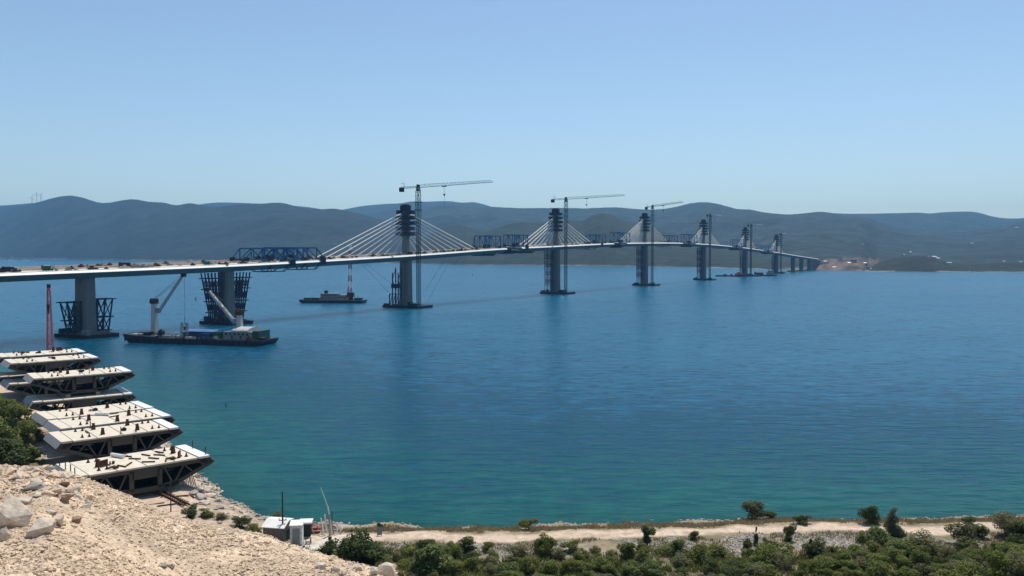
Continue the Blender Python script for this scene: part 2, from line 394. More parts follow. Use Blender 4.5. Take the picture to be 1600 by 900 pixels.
SIL_A = [(-260, 335), (-120, 322), (-40, 331), (0, 328), (50, 318.5), (80, 310), (108, 305.5), (130, 309), (150, 315.5), (168, 317), (190, 313), (210, 311.5), (232, 315), (255, 316.5), (275, 320.5), (297, 317.5), (312, 320),
         (335, 323.5), (375, 319), (400, 318.5), (440, 317), (468, 323.5), (500, 327), (520, 326), (545, 330), (572, 336), (600, 345), (640, 358), (690, 374), (740, 388), (800, 402)]
BASE = [(-300, 6900), (0, 6500), (100, 6000), (200, 5200), (350, 4700), (500, 4250), (611, 3950), (730, 3330), (870, 3200), (949, 3080), (1040, 2900), (1120, 2700), (1215, 2350), (1290, 2300), (1320, 2240), (1500, 2180), (1700, 2130), (1900, 2100)]
ridge_layer("hill", SIL_A, BASE, 1700, dark=(.006, .010, .008), seed=1.3, back=1200, fuzz=.5)
SIL_B = [(610, 404), (650, 380), (685, 358), (705, 351.5), (722, 352), (757, 361), (792, 350.5), (817, 347), (845, 347), (870, 344.5), (892, 343.5), (912, 344), (925, 337), (942, 333), (957, 336), (977, 345), (992, 350), (1029, 359), (1080, 372), (1140, 388), (1200, 402), (1230, 412)]
ridge_layer("hill", SIL_B, [(a, b + 4) for a, b in BASE], lambda px: 900 if px < 1080 else 900 - (px - 1080) * 4, seed=4.1, dark=(.008, .017, .009), rocky=.015, fuzz=.4, back=500)
SIL_D = [(560, 352), (587, 333), (640, 326), (665, 323.5), (709, 321), (745, 322.5), (765, 323), (808, 325), (854, 325), (895, 325), (915, 325.5), (957, 324), (977, 325), (1002, 327), (1030, 327), (1057, 323), (1077, 318), (1101, 316), (1119, 318), (1138, 323),
         (1152, 326.5), (1173, 327.5), (1190, 331), (1215, 334), (1231, 335), (1259, 333), (1272, 331.5), (1285, 331), (1302, 333), (1320, 337), (1342, 337), (1360, 342), (1380, 349), (1400, 354), (1430, 358), (1460, 359), (1500, 363), (1520, 360), (1556, 354), (1575, 351), (1600, 346), (1680, 334), (1760, 338), (1880, 352)]
DB = [(a, b + (900 if a < 1080 else max(0, 900 - (a - 1080) * 6.4))) for a, b in BASE]
DB = sorted([q for q in DB if q[0] < 1350] + [(1080, 3700), (1150, 3050), (1350, 2225), (1372, 2600), (1500, 2500), (1700, 2450), (1900, 2420)])
ridge_layer("hill", SIL_D, DB, 2600, seed=7.7, back=1500, yard=(1262, 1400, 34), fuzz=.4)
SIL_E = [(1240, 345), (1280, 334), (1300, 333), (1320, 333.8), (1360, 333.8), (1400, 333), (1436, 332.3), (1452, 333.4), (1474, 331.6), (1516, 330.6), (1532, 333), (1550, 338), (1572, 341), (1600, 340.6), (1680, 330), (1760, 338), (1860, 350)]
ridge_layer("hill", SIL_E, [(0, 5600)], 2400, seed=9.2, rows=24, back=1000)
SIL_F = [(380, 345), (470, 333), (535, 327.5), (562, 322.5), (596, 319), (626, 317.5), (643, 314.8), (665, 315), (701, 314.3), (721, 316.5), (741, 316), (758, 320), (772, 324), (830, 332), (880, 345)]
ridge_layer("mountain", SIL_F, [(0, 7200)], 2400, seed=12.4, rows=24, back=1200)
SIL_G = [(-260, 325), (-120, 318), (0, 321), (65, 316.5), (130, 318), (220, 322), (305, 320), (330, 317), (350, 316.3), (400, 318), (465, 322), (500, 326.5), (560, 340)]
ridge_layer("hill", SIL_G, [(0, 8800)], 900, seed=15.4, rows=20, back=900)
SIL_H = [(1352, 423), (1366, 414), (1375, 409), (1400, 403.5), (1425, 400.5), (1450, 401.5), (1470, 406), (1490, 410.5), (1515, 412.5), (1560, 411), (1600, 411), (1700, 408), (1880, 410)]
ridge_layer("headland", SIL_H, [(a, b - 90) for a, b in BASE], 200, seed=18.2, step=2, rows=16, back=200, dark=(.008, .014, .008), fuzz=1.2, amp=.05, rocky=.02)

# ------------------------------------------------------------------ the bridge
PHI = math.atan2(.870, .493); UX, UY = math.cos(PHI), math.sin(PHI)
BX, BY = -90.6, 723.0
def bp_(s, off=0.0, z=0.0):
    """point at distance s along the bridge, off metres to the far side"""
    return Vector((BX + UX * s - UY * off, BY + UY * s + UX * off, z))
PROFILE = [(-500, 33.8), (-420, 34.8), (-340, 36.2), (-195, 38.9), (-113, 41.2), (0, 45.0), (142, 50.8), (285, 55.0), (428, 59.0), (570, 61.4), (712, 62.6), (855, 61.8), (1000, 59.6), (1140, 56.3), (1282, 52), (1425, 47.2), (1614, 40.6), (1722, 37), (1830, 33.5), (1925, 30.5)]
def zd(s): return smooth_interp(PROFILE, s)
def roll(s): return interp([(-340, .075), (-180, .07), (-60, .03), (0, .022), (1925, .022)], s)
def slope(s): return (zd(s + 6) - zd(s - 6)) / 12
HALF = 9.9
PROF = [(-HALF, 0), (-HALF - 1.35, -1.45), (-4.6, -4.6), (4.6, -4.6), (HALF + 1.35, -1.45), (HALF, 0)]
seg_me = None
def deck_segment_mesh():
    shell = MB().prism([(-HALF, -.02), (-HALF - 1.35, -1.16), (-5.4, -4.9), (5.4, -4.9), (HALF + 1.35, -1.16), (HALF, -.02)], -5.97, 5.97)
    return shell.mesh("deck_segment", M['girder'])
SEGM = deck_segment_mesh()
def edge_mesh(sgn):
    m = MB()
    pr = [(-HALF + .02, .02), (-HALF - 1.38, -1.08), (-HALF - 1.42, -1.26), (-HALF + .02, -.2)]
    pr2 = [(-HALF + .02, .02), (-HALF + .02, .28), (-HALF + .5, .28), (-HALF + .5, .02)]
    if sgn > 0: pr = [(-y, z) for y, z in pr]; pr2 = [(-y, z) for y, z in pr2]
    m.prism(pr, -5.98, 5.98); m.prism(pr2, -5.96, 5.96)
    return m.mesh("edge_fairing", M['white'])
EDGEM = [edge_mesh(-1), edge_mesh(1)]
TOPM = MB().box(-5.98, 5.98, -HALF + .5, HALF - .5, -.02, .12).box(-5.9, 5.9, 1.6, 2.0, .12, .9).box(-5.9, 5.9, -2.0, -1.6, .12, .9).box(-5.9, 5.9, HALF - .9, HALF - .6, .12, 1.2).mesh("deck_surface", M['deck'])

def pier_mesh(z0, z1, wl, wa, flare=1.12):
    m = MB(); rings = []
    for z in np.linspace(z0, z1, 5):
        t = 1 - (z - z0) / (z1 - z0); k = 1 + (flare - 1) * t * .8; a, b = wl / 2 * k, wa / 2 * k; c = 1.1
        rings.append([(-a + c, -b, z), (a - c, -b, z), (a, -b + c, z), (a, b - c, z), (a - c, b, z), (-a + c, b, z), (-a, b - c, z), (-a, -b + c, z)])
    return m.loft(rings)

def place(o, s, off, z, root_s, root, rz=0):
    o.location = (s - root_s, off, z)

def bridge_section(label, s_py, s0, s1, piers, ncL, ncR, rings=5, group="finished lengths of the bridge deck with their pylons"):
    root = thing("bridge_section", label, "bridge", bp_(s_py), PHI, group)
    n = max(1, round((s1 - s0) / 12)); L = (s1 - s0) / n
    for i in range(n):
        s = s0 + (i + .5) * L
        a, r = math.atan(slope(s)), roll(s)
        zc = zd(s) + math.tan(r) * (HALF) 
        sg = link("deck_segment", SEGM, root)
        sg.location = (s - s_py, 0, zc); sg.rotation_euler = (r, -a, 0); sg.scale = (L / 12, 1, 1)
        for k, me in enumerate(EDGEM):
            e_ = link("edge_fairing", me, sg)
        link("deck_surface", TOPM, sg)
    for p in piers:
        zt = zd(p) - 4.6
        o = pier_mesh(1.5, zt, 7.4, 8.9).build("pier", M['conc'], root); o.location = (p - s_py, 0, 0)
        c = MB(); c.prism([(-11, -2), (-11, 2.4), (-8.5, 2.4), (-8.5, 3.0), (8.5, 3.0), (8.5, 2.4), (11, 2.4), (11, -2)], -8.5, 8.5)
        o = c.build("pile_cap", M['conc'], root); o.location = (p - s_py, 0, 0)
    if ncL or ncR:
        z0 = zd(s_py); top = z0 + 38
        py = MB(); rg = []
        for z, a, b in ((z0 - 1, 2.9, 2.6), (z0 + 16, 2.6, 2.2), (top, 2.5, 2.0)):
            c = .7; rg.append([(-a+c, -b, z), (a-c, -b, z), (a, -b+c, z), (a, b-c, z), (a-c, b, z), (-a+c, b, z), (-a, b-c, z), (-a, -b+c, z)])
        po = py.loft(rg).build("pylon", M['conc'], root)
        b_ = MB().box(-3.3, 3.3, -3.3, 3.3, top - .5, top + 3.6); b_.box(-2.4, 2.4, -2.4, 2.4, top + 3.6, top + 4.6)
        for a in (-3.2, 3.2):
            for c in (-3.2, 3.2): b_.bar((a, c, top + 3), (a, c, top + 5.2), .2)
        b_.build("formwork_box", M['dark'], po)
        for i in range(rings):
            zt = top - 3.2 - i * 4.6
            m = MB()
            hw = 5.7 + .3 * ((i * 7) % 3)
            m.box(-hw, hw, -hw, hw, zt - .25, zt)
            for q in (0, 1, 2):   # mesh screens round the platform
                zz = zt + .0 + q * .95
                for sx in (-1, 1):
                    m.box(sx * hw - .06, sx * hw + .06, -hw, hw, zz + .08, zz + .8)
                    m.box(-hw, hw, sx * hw - .06, sx * hw + .06, zz + .08, zz + .8)
            for a in np.linspace(-hw, hw, 5):
                for sy in (-hw, hw):
                    m.bar((a, sy, zt), (a, sy, zt + 3.0), .16); m.bar((sy, a, zt), (sy, a, zt + 3.0), .16)
            for sx in (-1, 1):
                m.bar((sx * hw, 0, zt), (sx * 2.6, 0, zt - 2.6), .3); m.bar((0, sx * hw, zt), (0, sx * 2.2, zt - 2.6), .3)
            m.build("climbing_platform", M['navy'], po)
        for sgn, nc in ((-1, ncL), (1, ncR)):
            for k in range(nc):
                sd_ = 18 + 12 * k; zt = z0 + 15.5 + 20.5 * k / 8.0 + (9 - max(nc, 1)) * .9
                sa = s_py + sgn * sd_
                m = MB()
                for y in (-.55, .55): m.tube((sgn * 2.4, y * .8, zt), (sgn * sd_, y, zd(sa) + .4), .18, n=5)
                m.tube((sgn * sd_ + -sgn * 1.6, 0, zd(sa) + .2 + .0), (sgn * sd_, 0, zd(sa) + .1), .6, n=6)
                m.build("stay_cable", M['white'], root)
    return root

bridge_section("nearest bridge length, from the left edge over two piers to the largest pylon", 0, -489, 155, [-387, -294, -195, 0], 9, 9, 5)
bridge_section("second bridge length from the left, free-standing on its single pylon", 285, 186, 432, [285], 7, 8, 5)
bridge_section("third bridge length from the left, on the pylon right of the dome-shaped hill", 570, 477, 711, [570], 8, 8, 5)
bridge_section("fourth bridge length from the left, on the pylon below the ridge's highest hump", 855, 778, 1002, [855], 6, 8, 5)
bridge_section("fifth bridge length from the left, on the pylon that rises behind the long dark barge", 1140, 1080, 1253, [1140], 5, 8, 5)
bridge_section("farthest bridge length, from the last pylon down to the far shore near the concrete silos", 1425, 1342, 1919, [1425, 1614, 1722, 1830], 6, 6, 5)

# abutment on the far shore
m = MB().box(-6, 14, -12, 12, -2, zd(1919) - 4.7); 
tag(m.build("bridge_abutment", M['conc']), "concrete abutment block at the far shore end of the bridge", "abutment").location = bp_(1919 + 6.5); bpy.data.objects["bridge_abutment"].rotation_euler.z = PHI

# ---- work platforms floating round the pier feet
def work_platform(s, label, L=36, W=22, off=-4, seed=1, rz=0):
    t = thing("work_platform", label, "work platform", bp_(s, off), PHI - math.pi / 2 + rz, "work platforms around the pier feet")
    rd = random.Random(seed)
    m = MB().prism([(-W/2, -.8), (-W/2 - .0, 2.0), (W/2, 2.0), (W/2, -.8)], -L/2, L/2); m.build("float", M['dark'], t)
    m = MB()
    for sx in np.linspace(-L/2, L/2, 10):
        m.tube((sx, -W/2 - .35, .2), (sx, -W/2 - .35, 1.9), .35, n=6)
    m.build("fender", M['rubber'], t)
    m = MB()
    for i in range(9):
        a = rd.uniform(-L/2 + 2, L/2 - 2)
        if abs(a) < 6: continue
        bq = rd.uniform(-W/2 + 1.5, -W/2 + 5); h = rd.uniform(.8, 3.2); ww = rd.uniform(.8, 3.0)
        m.box(a - ww, a + ww, bq - .9, bq + .9, 2.0, 2.0 + h)
    m.build("stowed_gear", M['navy'], t)
    m = MB()
    for x in (-L/2 + .2, L/2 - .2):
        for y in np.linspace(-W/2, W/2, 7): m.bar((x, y, 2), (x, y, 3.2), .12)
        m.bar((x, -W/2, 3.2), (x, W/2, 3.2), .12)
    for x in np.linspace(-L/2, L/2, 14): m.bar((x, -W/2 + .1, 2), (x, -W/2 + .1, 3.2), .12)
    m.bar((-L/2, -W/2 + .1, 3.2), (L/2, -W/2 + .1, 3.2), .12)
    m.build("railing", M['dark'], t)
    k = MB().box(L*.28, L*.28 + 5, -W/2 + 1.4, -W/2 + 4, 2.02, 4.6); k.build("container", M['cabin'] if seed % 2 else M['bluebox'], t)
    return t
work_platform(-294, "dark work platform at the foot of the leftmost pier", 27, 20, -1, 3)
work_platform(-195, "dark work platform under the flared purple falsework, behind the crane barge", 27, 20, 0, 4)
work_platform(0, "dark work platform at the foot of the largest pylon's pier", 36, 22, -2, 5)
work_platform(285, "dark work platform at the foot of the second pylon from the left", 34, 22, -3, 6)
work_platform(570, "dark work platform at the foot of the third pylon from the left", 34, 22, -3, 7)
work_platform(855, "dark work platform at the foot of the fourth pylon from the left", 34, 22, -3, 8)
work_platform(1140, "dark work platform at the foot of the fifth pylon from the left", 34, 22, -3, 9)
work_platform(1425, "dark work platform at the foot of the farthest pylon", 34, 22, -3, 10)

# ---- falsework towers round the piers
def falsework(s, label, sides, z0, z1, a_top, a_bot, b_in, levels, color='purple', t_=.62, depth=(-7, 7), nx=3, rows=3):
    root = thing("falsework_tower", label, "falsework", bp_(s), PHI, "falsework towers beside the piers")
    for sg in sides:
        for y in np.linspace(depth[0], depth[1], rows):
            for k in range(nx):
                f = k / (nx - 1)
                at_, ab = lerp(b_in, a_top, f), lerp(b_in, a_bot, f)
                MB().bar((sg * ab, y, z0), (sg * at_, y, z1), t_).build("post", M[color], root)
            m = MB()
            nl = len(levels)
            for i in range(nl - 1):
                za, zb = levels[i], levels[i + 1]
                for k in range(nx - 1):
                    def P_(f, z):
                        q = (z - z0) / (z1 - z0); return (sg * lerp(b_in, lerp(a_bot, a_top, q), f), y, z)
                    f0, f1 = k / (nx - 1), (k + 1) / (nx - 1)
                    m.bar(P_(f0, za), P_(f1, zb), t_ * .6); m.bar(P_(f1, za), P_(f0, zb), t_ * .6)
            m.build("brace", M[color], root)
        for z in levels:
            q = (z - z0) / (z1 - z0); ax = lerp(a_bot, a_top, q)
            m = MB()
            for y in (depth[0] - 1, 0, depth[1] + 1): m.bar((sg * b_in, y, z), (sg * (ax + 1.6), y, z), t_ * .9)
            for x in (b_in + .5, ax): m.bar((sg * x, depth[0] - 1, z), (sg * x, depth[1] + 1, z), t_ * .8)
            m.build("platform_beam", M[color], root)
    return root
falsework(-195, "tall purple falsework flaring up both sides of the second pier from the left", (-1, 1), 2, zd(-195) - 5.5, 17.6, 10.8, 6.2, [8, 15, 23, 30], nx=5, t_=.62, depth=(-3, 3), rows=2)
falsework(-294, "lower navy falsework with two platforms on the leftmost pier's left side", (-1,), 2, 20, 12.8, 8.8, 4.8, [3, 9.5, 19.5], color='navy', t_=.62, depth=(-3, 3), rows=2)
falsework(-294, "lower navy falsework with two platforms on the leftmost pier's right side", (1,), 2, 20.5, 14.5, 11.5, 4.8, [3, 10.5, 20.5], color='navy', t_=.62, depth=(-3, 3), rows=2)
falsework(285, "narrow purple falsework tower left of the second pylon's pier", (-1,), 2, zd(285) - 5, 14, 13, 6, [10, 19, 28, 37, 48], t_=.4, depth=(0, 7))
falsework(570, "narrow purple falsework tower left of the third pylon's pier", (-1,), 2, zd(570) - 5, 14, 13, 6, [11, 21, 31, 41, 54], t_=.4, depth=(0, 7))
falsework(855, "narrow dark falsework tower left of the fourth pylon's pier", (-1,), 2, zd(855) - 5, 14, 13, 6, [11, 21, 31, 41, 54], color='navy', t_=.45, depth=(0, 7))
falsework(1140, "narrow dark falsework tower left of the fifth pylon's pier", (-1,), 2, zd(1140) - 5, 14, 13, 6, [11, 21, 31, 41], color='navy', t_=.5, depth=(0, 7))
falsework(1425, "narrow dark falsework tower left of the farthest pylon's pier", (-1,), 2, zd(1425) - 5, 14, 13, 6, [11, 21, 31], color='navy', t_=.6, depth=(0, 7))
falsework(1614, "dark falsework around the first low pier past the farthest pylon", (-1, 1), 1, zd(1614) - 5, 11, 9, 5, [10, 20, 30], color='navy', t_=.6, depth=(-3, 3), rows=2, nx=2)
falsework(1722, "dark falsework around the second low pier past the farthest pylon", (-1, 1), 1, zd(1722) - 5, 11, 9, 5, [10, 20], color='navy', t_=.6, depth=(-3, 3), rows=2, nx=2)
falsework(1830, "dark falsework around the low pier nearest the far shore", (-1, 1), 1, zd(1830) - 5, 11, 9, 5, [8, 18], color='navy', t_=.6, depth=(-3, 3), rows=2, nx=2)
# small gantry left of the first pylon's pier
g = thing("side_gantry", "small purple gantry standing left of the tallest pylon's pier", "gantry", bp_(-13, -1), PHI)
for x, h in ((-7, 12), (-3, 30), (1.5, 34)):
    for y in (-3, 3): MB().bar((x, y, 2), (x, y, h), .7).build("post", M['purple'], g)
m = MB()
for y in (-3, 3):
    m.bar((-7, y, 12), (1.5, y, 12), .6); m.bar((-7, y, 2), (-3, y, 12), .4); m.bar((-3, y, 2), (1.5, y, 14), .4); m.bar((1.5, y, 14), (-3, y, 24), .4); m.bar((-3, y, 24), (1.5, y, 33), .4)
m.build("brace", M['purple'], g)
MB().box(-4.2, .8, -3.5, 3.5, 17, 20.5).build("winch_cabin", M['navy'], g)
# thin guy lines from the deck to the platform of the first pylon
gl = thing("guy_line", "thin dark guy wires slanting from the deck down to the tallest pylon's platform", "guy wires", bp_(0), PHI)
for a, z0_, x1 in ((-62, 0, -19), (-58, 0, -16), (58, 0, 17), (66, 0, 20)):
    MB().tube((a, -3, zd(a) - 4.6), (x1, -8, 3.2 if abs(x1) > 17 else 14), .09, n=4).build("wire", M['dark'], gl)

# ---- deck erection trusses ("derricks")
def derrick(s, L, h, label, cab=True, tray=True, over=0, h_left=1, h_right=1, panels=4, color='blue', group="blue erection trusses on the bridge deck"):
    root = thing("erection_truss", label, "truss", bp_(s, 0, zd(s) + .3 + math.tan(roll(s)) * HALF), PHI, group)
    root.rotation_euler = (0, 0, PHI)
    for y in (-6.5, 6.5):
        m = MB(); xs = np.linspace(-L/2, L/2, panels + 1)
        xi0 = xs[0] + (L * .14 if h_left else 0); xi1 = xs[-1] - (L * .14 if h_right else 0)
        m.bar((xi0, y, h), (xi1, y, h), .9); m.bar((xs[0], y, 1.2), (xs[-1], y, 1.2), .7)
        m.bar((xs[0], y, 1.2), (xi0, y, h), .7); m.bar((xs[-1], y, 1.2), (xi1, y, h), .7)
        xt = np.linspace(xi0, xi1, panels + 1)
        for k in range(panels + 1): m.bar((xt[k], y, 1.2), (xt[k], y, h), .6)
        for k in range(panels):
            if k % 2: m.bar((xt[k], y, h), (xt[k+1], y, 1.2), .55)
            else: m.bar((xt[k], y, 1.2), (xt[k+1], y, h), .55)
        m.build("side_truss", M[color], root)
    m = MB()
    for x in np.linspace(-L/2 + (L * .14 if h_left else 0), L/2 - (L * .14 if h_right else 0), panels + 1):
        m.bar((x, -6.5, h), (x, 6.5, h), .6); 
    for k in range(panels):
        x0 = lerp(-L/2 * .72, L/2 * .72, k / panels); x1 = lerp(-L/2 * .72, L/2 * .72, (k + 1) / panels)
        m.bar((x0, -6.5, h), (x1, 6.5, h), .35)
    m.build("cross_beam", M[color], root)
    for x in (-L/2 + 1.5, L/2 - 1.5):
        m = MB().box(x - 1.8, x + 1.8, -7.4, -5.6, 0, 2.6).box(x - 1.8, x + 1.8, 5.6, 7.4, 0, 2.6); m.box(x - .9, x + .9, -5.6, 5.6, .6, 1.6)
        m.build("support_block", M['navy'], root)
    if cab:
        MB().box(-3.2, 3.2, -2.4, 2.4, .2, 3.2).box(-2, 2, -2, 2, 3.2, 4).build("winch", M['navy'], root)
    return root
def under_tray(s, L, label, drop=3.2, solid=False):
    root = thing("underslung_platform", label, "work platform", bp_(s, 0, zd(s) + .3), PHI, "work trays slung under the bridge deck")
    zt = -5.0 - drop * .5
    for y in (-5, 5):
        m = MB()
        m.bar((-L/2, y, -4.9), (-L/2 + L * .14, y, zt), .45); m.bar((L/2, y, -4.9), (L/2 - L * .14, y, zt), .45)
        m.bar((-L/2 + L * .14, y, zt), (L/2 - L * .14, y, zt), .5); m.bar((0, y, zt), (0, y, -4.9), .4)
        m.build("tray_frame", M['navy'], root)
    MB().box(-L/2 + L*.14, L/2 - L*.14, -5, 5, zt - .3, zt - (0 if not solid else -2.2)).build("tray_floor", M['navy'], root)
    for x in (-L*.3, L*.3):
        MB().bar((x, -5, zt), (x, -10.9, -1.8), .4).bar((x, 5, zt), (x, 10.9, -1.8), .4).build("hanger", M['navy'], root)
    return root
def edge_clamp(s, label):
    root = thing("deck_clamp_frame", label, "clamp frame", bp_(s, 0, zd(s)), PHI, "dark clamp frames wrapped over the deck edge")
    for sg in (-1, 1):
        MB().box(-2.2, 2.2, sg * 11.6 - .5, sg * 11.6 + .5, -3.2, 1.5).build("side_plate", M['navy'], root)
    MB().box(-2.2, 2.2, -11.1, 11.1, .95, 1.5).build("cross_girder", M['navy'], root)
    return root
derrick(-157, 56, 8.6, "long blue erection truss on the near deck, its left end over the purple falsework", panels=4)
derrick(-136, 54, 8.6, "long blue erection truss on the near deck, its right end touching the stays", panels=4)
under_tray(-157, 26, "slim work tray under the deck just right of the purple falsework")
under_tray(-125, 24, "slim work tray under the deck below the left end of the white stay cables")
edge_clamp(-146, "dark clamp frame on the near deck edge above the purple falsework")
edge_clamp(-115, "dark clamp frame on the near deck edge at the lowest left stay cable")
derrick(133, 32, 12.2, "blue erection truss on the right tip of the nearest deck length", h_left=1, h_right=0, panels=3)
derrick(192, 28, 12.2, "blue erection truss on the left tip of the second deck length", h_left=0, h_right=0, panels=3)
under_tray(126, 34, "work tray slung under the right end of the nearest deck length", solid=True)
under_tray(206, 36, "work tray slung under the left end of the second deck length", solid=True)
edge_clamp(196, "dark clamp frame on the deck edge at the lower left stay of the second pylon")
edge_clamp(392, "dark clamp frame on the deck edge at the lower right stay of the second pylon")
def hung_segment(s, L, label):
    root = thing("hung_deck_segment", label, "deck segment", bp_(s, 0, zd(s) - 2.2), PHI, "deck segments hanging in the gaps of the bridge")
    MB().prism([(-9.9, .9), (-11.2, -.6), (-4.6, -4.0), (4.6, -4.0), (11.2, -.6), (9.9, .9)], -L/2, L/2).build("segment_body", M['navy'], root)
    for x in (-L*.35, L*.35):
        for y in (-7, 7): MB().tube((x, y, .9), (x, y, 4), .14, n=4).build("lifting_rod", M['dark'], root)
derrick(397, 36, 10.5, "blue erection truss on the right tip of the second deck length", h_left=1, h_right=0, panels=3)
derrick(478, 38, 13, "blue erection truss on the left tip of the third deck length", h_left=0, h_right=0, panels=3)
under_tray(370, 36, "work tray slung under the right end of the second deck length")
derrick(674, 46, 10.5, "blue erection truss on the right tip of the third deck length", h_left=1, h_right=0, panels=3)
derrick(776, 44, 14, "blue erection truss on the left tip of the fourth deck length", h_left=0, h_right=0, panels=3)
derrick(1078, 52, 14, "blue erection truss on the left tip of the fifth deck length", h_left=0, h_right=0, panels=3)
derrick(1235, 44, 10, "blue erection truss on the right tip of the fifth deck length", h_left=0, h_right=0, panels=3)
derrick(1345, 60, 12, "blue erection truss on the left tip of the farthest deck length", h_left=0, h_right=0, panels=3)
under_tray(645, 36, "work tray slung under the right end of the third deck length")
under_tray(945, 40, "work tray slung under the right end of the fourth deck length")
hung_segment(171, 15, "dark deck segment hanging in the gap between the first and second deck lengths")
hung_segment(462, 16, "dark deck segment hanging in the gap left of the third deck length")
hung_segment(760, 22, "dark deck segment hanging in the gap left of the fourth deck length")
hung_segment(1060, 30, "dark deck segment hanging in the gap left of the fifth deck length")
hung_segment(1322, 30, "dark deck segment hanging in the gap left of the farthest deck length")

# ---- tower cranes
def tower_crane(px, Y, h, jl, ang, label, tilt=0.03, col='cranegreen', mast_t=.34, cj=17, hook=None):
    p = at_z(px, 478, 0); X = (px - 800) / F * Y * 1.0
    root = thing("tower_crane", label, "tower crane", (X, Y, 0), ang, "tower cranes beside the pylons")
    MB().lattice((0, 0, 1.8), (0, 0, h - 26), 2.5, 2.5, int(h / 4.2), mast_t).build("mast", M['navy'], root)
    MB().lattice((0, 0, h - 26), (0, 0, h - 2.5), 3.4, 3.0, 6, mast_t * 1.1).box(-2.6, 2.6, -2.6, 2.6, h - 19, h - 18.6).box(-2.6, 2.6, -2.6, 2.6, h - 12.5, h - 12.1).build("climbing_cage", M[col], root)
    MB().taper(0, 0, h - 2.8, h + 2.6, 2.8, 2.8, 2.0, 2.0).build("slewing_unit", M['dark'], root)
    c = MB().box(1.3, 3.1, -3.2, -1.5, h - 2.2, h + .2).build("cab", M['cranegrey'], root)
    j = MB(); n = int(jl / 3.6); dz = tilt * jl
    def q(x, y, z): return (x, y, h + z + tilt * (x if x > 0 else 0))
    for k in range(n):
        x0, x1 = 1.2 + (jl - 1.2) * k / n, 1.2 + (jl - 1.2) * (k + 1) / n
        tp = lerp(2.5, 1.5, k / n)
        for y in (-.8, .8):
            j.bar(q(x0, y, 0), q(x1, y, 0), .26); j.bar(q(x0, y, 0), q((x0+x1)/2, 0, tp), .15); j.bar(q((x0+x1)/2, 0, tp), q(x1, y, 0), .15)
        j.bar(q(x0, -.8, 0), q(x0, .8, 0), .14)
        if k < n - 1: j.bar(q((x0+x1)/2, 0, tp), q((x0+x1)/2 + jl / n, 0, lerp(2.5, 1.5, (k+1)/n)), .24)
    j.build("jib", M['cranewhite'], root)
    cjm = MB()
    for y in (-.9, .9):
        cjm.bar((-1.2, y, h), (-cj, y, h), .3); cjm.bar((-1.2, y, h + 1.3), (-cj, y, h + 1.1), .16)
        for k in range(6): cjm.bar((-1.2 - (cj-1.2)*k/6, y, h), (-1.2 - (cj-1.2)*(k+1)/6, y, h + 1.2), .13)
    cjm.box(-cj, -1.2, -.9, .9, h - .1, h + .05)
    cjm.bar((-cj + 3, 0, h), (-cj + 3, 0, h + 4.5), .3); cjm.bar((-cj + 3, 0, h + 4.5), (-cj - .2, 0, h + 3.8), .2)
    cjm.build("counter_jib", M['cranegrey'], root)
    MB().box(-cj - 1.2, -cj + 2.4, -1.3, 1.3, h - 3.0, h + .6).build("counterweight", M['dark'], root)
    hx = hook or jl * .36; hz = h + tilt * hx
    tr = MB().box(hx - 1.8, hx + 1.8, -1.1, 1.1, hz - .8, hz - .25).build("trolley", M['dark'], root)
    MB().tube((hx - .5, 0, hz - .8), (hx - .1, 0, hz - 7), .06, n=4).tube((hx + .5, 0, hz - .8), (hx + .1, 0, hz - 7), .06, n=4).build("hoist_rope", M['dark'], root)
    MB().taper(hx, 0, hz - 8.6, hz - 6.8, .5, .5, 1.6, 1.2).tube((hx, 0, hz - 8.6), (hx, 0, hz - 18), .06, n=4).build("hook_block", M['dark'], root)
    return root
def aim(px0, Y0, px1, Y1): return math.atan2(Y1 - Y0, (px1 - 800) / F * Y1 - (px0 - 800) / F * Y0)
tower_crane(654, 712, 101, 70, aim(654, 712, 776, 680), "tallest tower crane, pale jib reaching right above the nearest pylon")
tower_crane(884, 962, 107, 70, aim(884, 962, 980, 928), "tower crane with a long pale jib right of the second pylon")
tower_crane(1019, 1205, 112, 74, aim(1019, 1205, 1066, 1138), "tower crane right of the third pylon, its foreshortened jib rising above the ridge")
tower_crane(1109, 1450, 111, 66, aim(1109, 1450, 1126, 1508), "tower crane right of the fourth pylon, jib turned away and seen short", mast_t=.45)
tower_crane(1173, 1690, 102, 66, aim(1173, 1690, 1193, 1750), "tower crane right of the fifth pylon, its faint jib crossing the dark ridge", mast_t=.5)
tower_crane(1220, 1935, 90, 60, aim(1220, 1935, 1227, 1990), "smallest looking tower crane, right of the farthest pylon", mast_t=.55)

# ---- things on the deck
def on_deck(o, s, off, rz=0):
    r = roll(s); o.location = bp_(s, off, zd(s) + math.tan(r) * HALF + off * math.tan(r) + .13)
    o.rotation_euler = Matrix.Rotation(PHI + rz, 3, 'Z').to_euler(); return o
def truck(s, off, label, col, L=8, h=2.6, rz=0, name="lorry"):
    t = thing(name, label, "lorry", (0, 0, 0), 0, "lorries parked on the bridge deck"); on_deck(t, s, off, rz)
    MB().prism([(-1.2, .7), (-1.2, h), (-.9, h + .25), (.9, h + .25), (1.2, h), (1.2, .7)], -L/2, L/2 - 2.4).build("cargo_box", M[col], t)
    cb = MB().prism([(-1.15, .6), (-1.15, h), (1.15, h), (1.15, .6)], L/2 - 2.1, L/2 - .4).taper(L/2 - .1, 0, .6, 1.6, .6, 2.3, .3, 2.1).build("cab", M['cranewhite'] if col != 'dark' else M['dark'], t)
    MB().box(L/2 - .42, L/2 - .36, -.95, .95, 1.7, h - .25).build("windscreen", M['glass'], cb)
    for x in (-L/2 + 1.2, -L/2 + 2.5, L/2 - 1.3):
        for y in (-1.1, 1.1): MB().tube((x, y - .18, .5), (x, y + .18, .5), .5, n=10).build("wheel", M['rubber'], t)
    return t
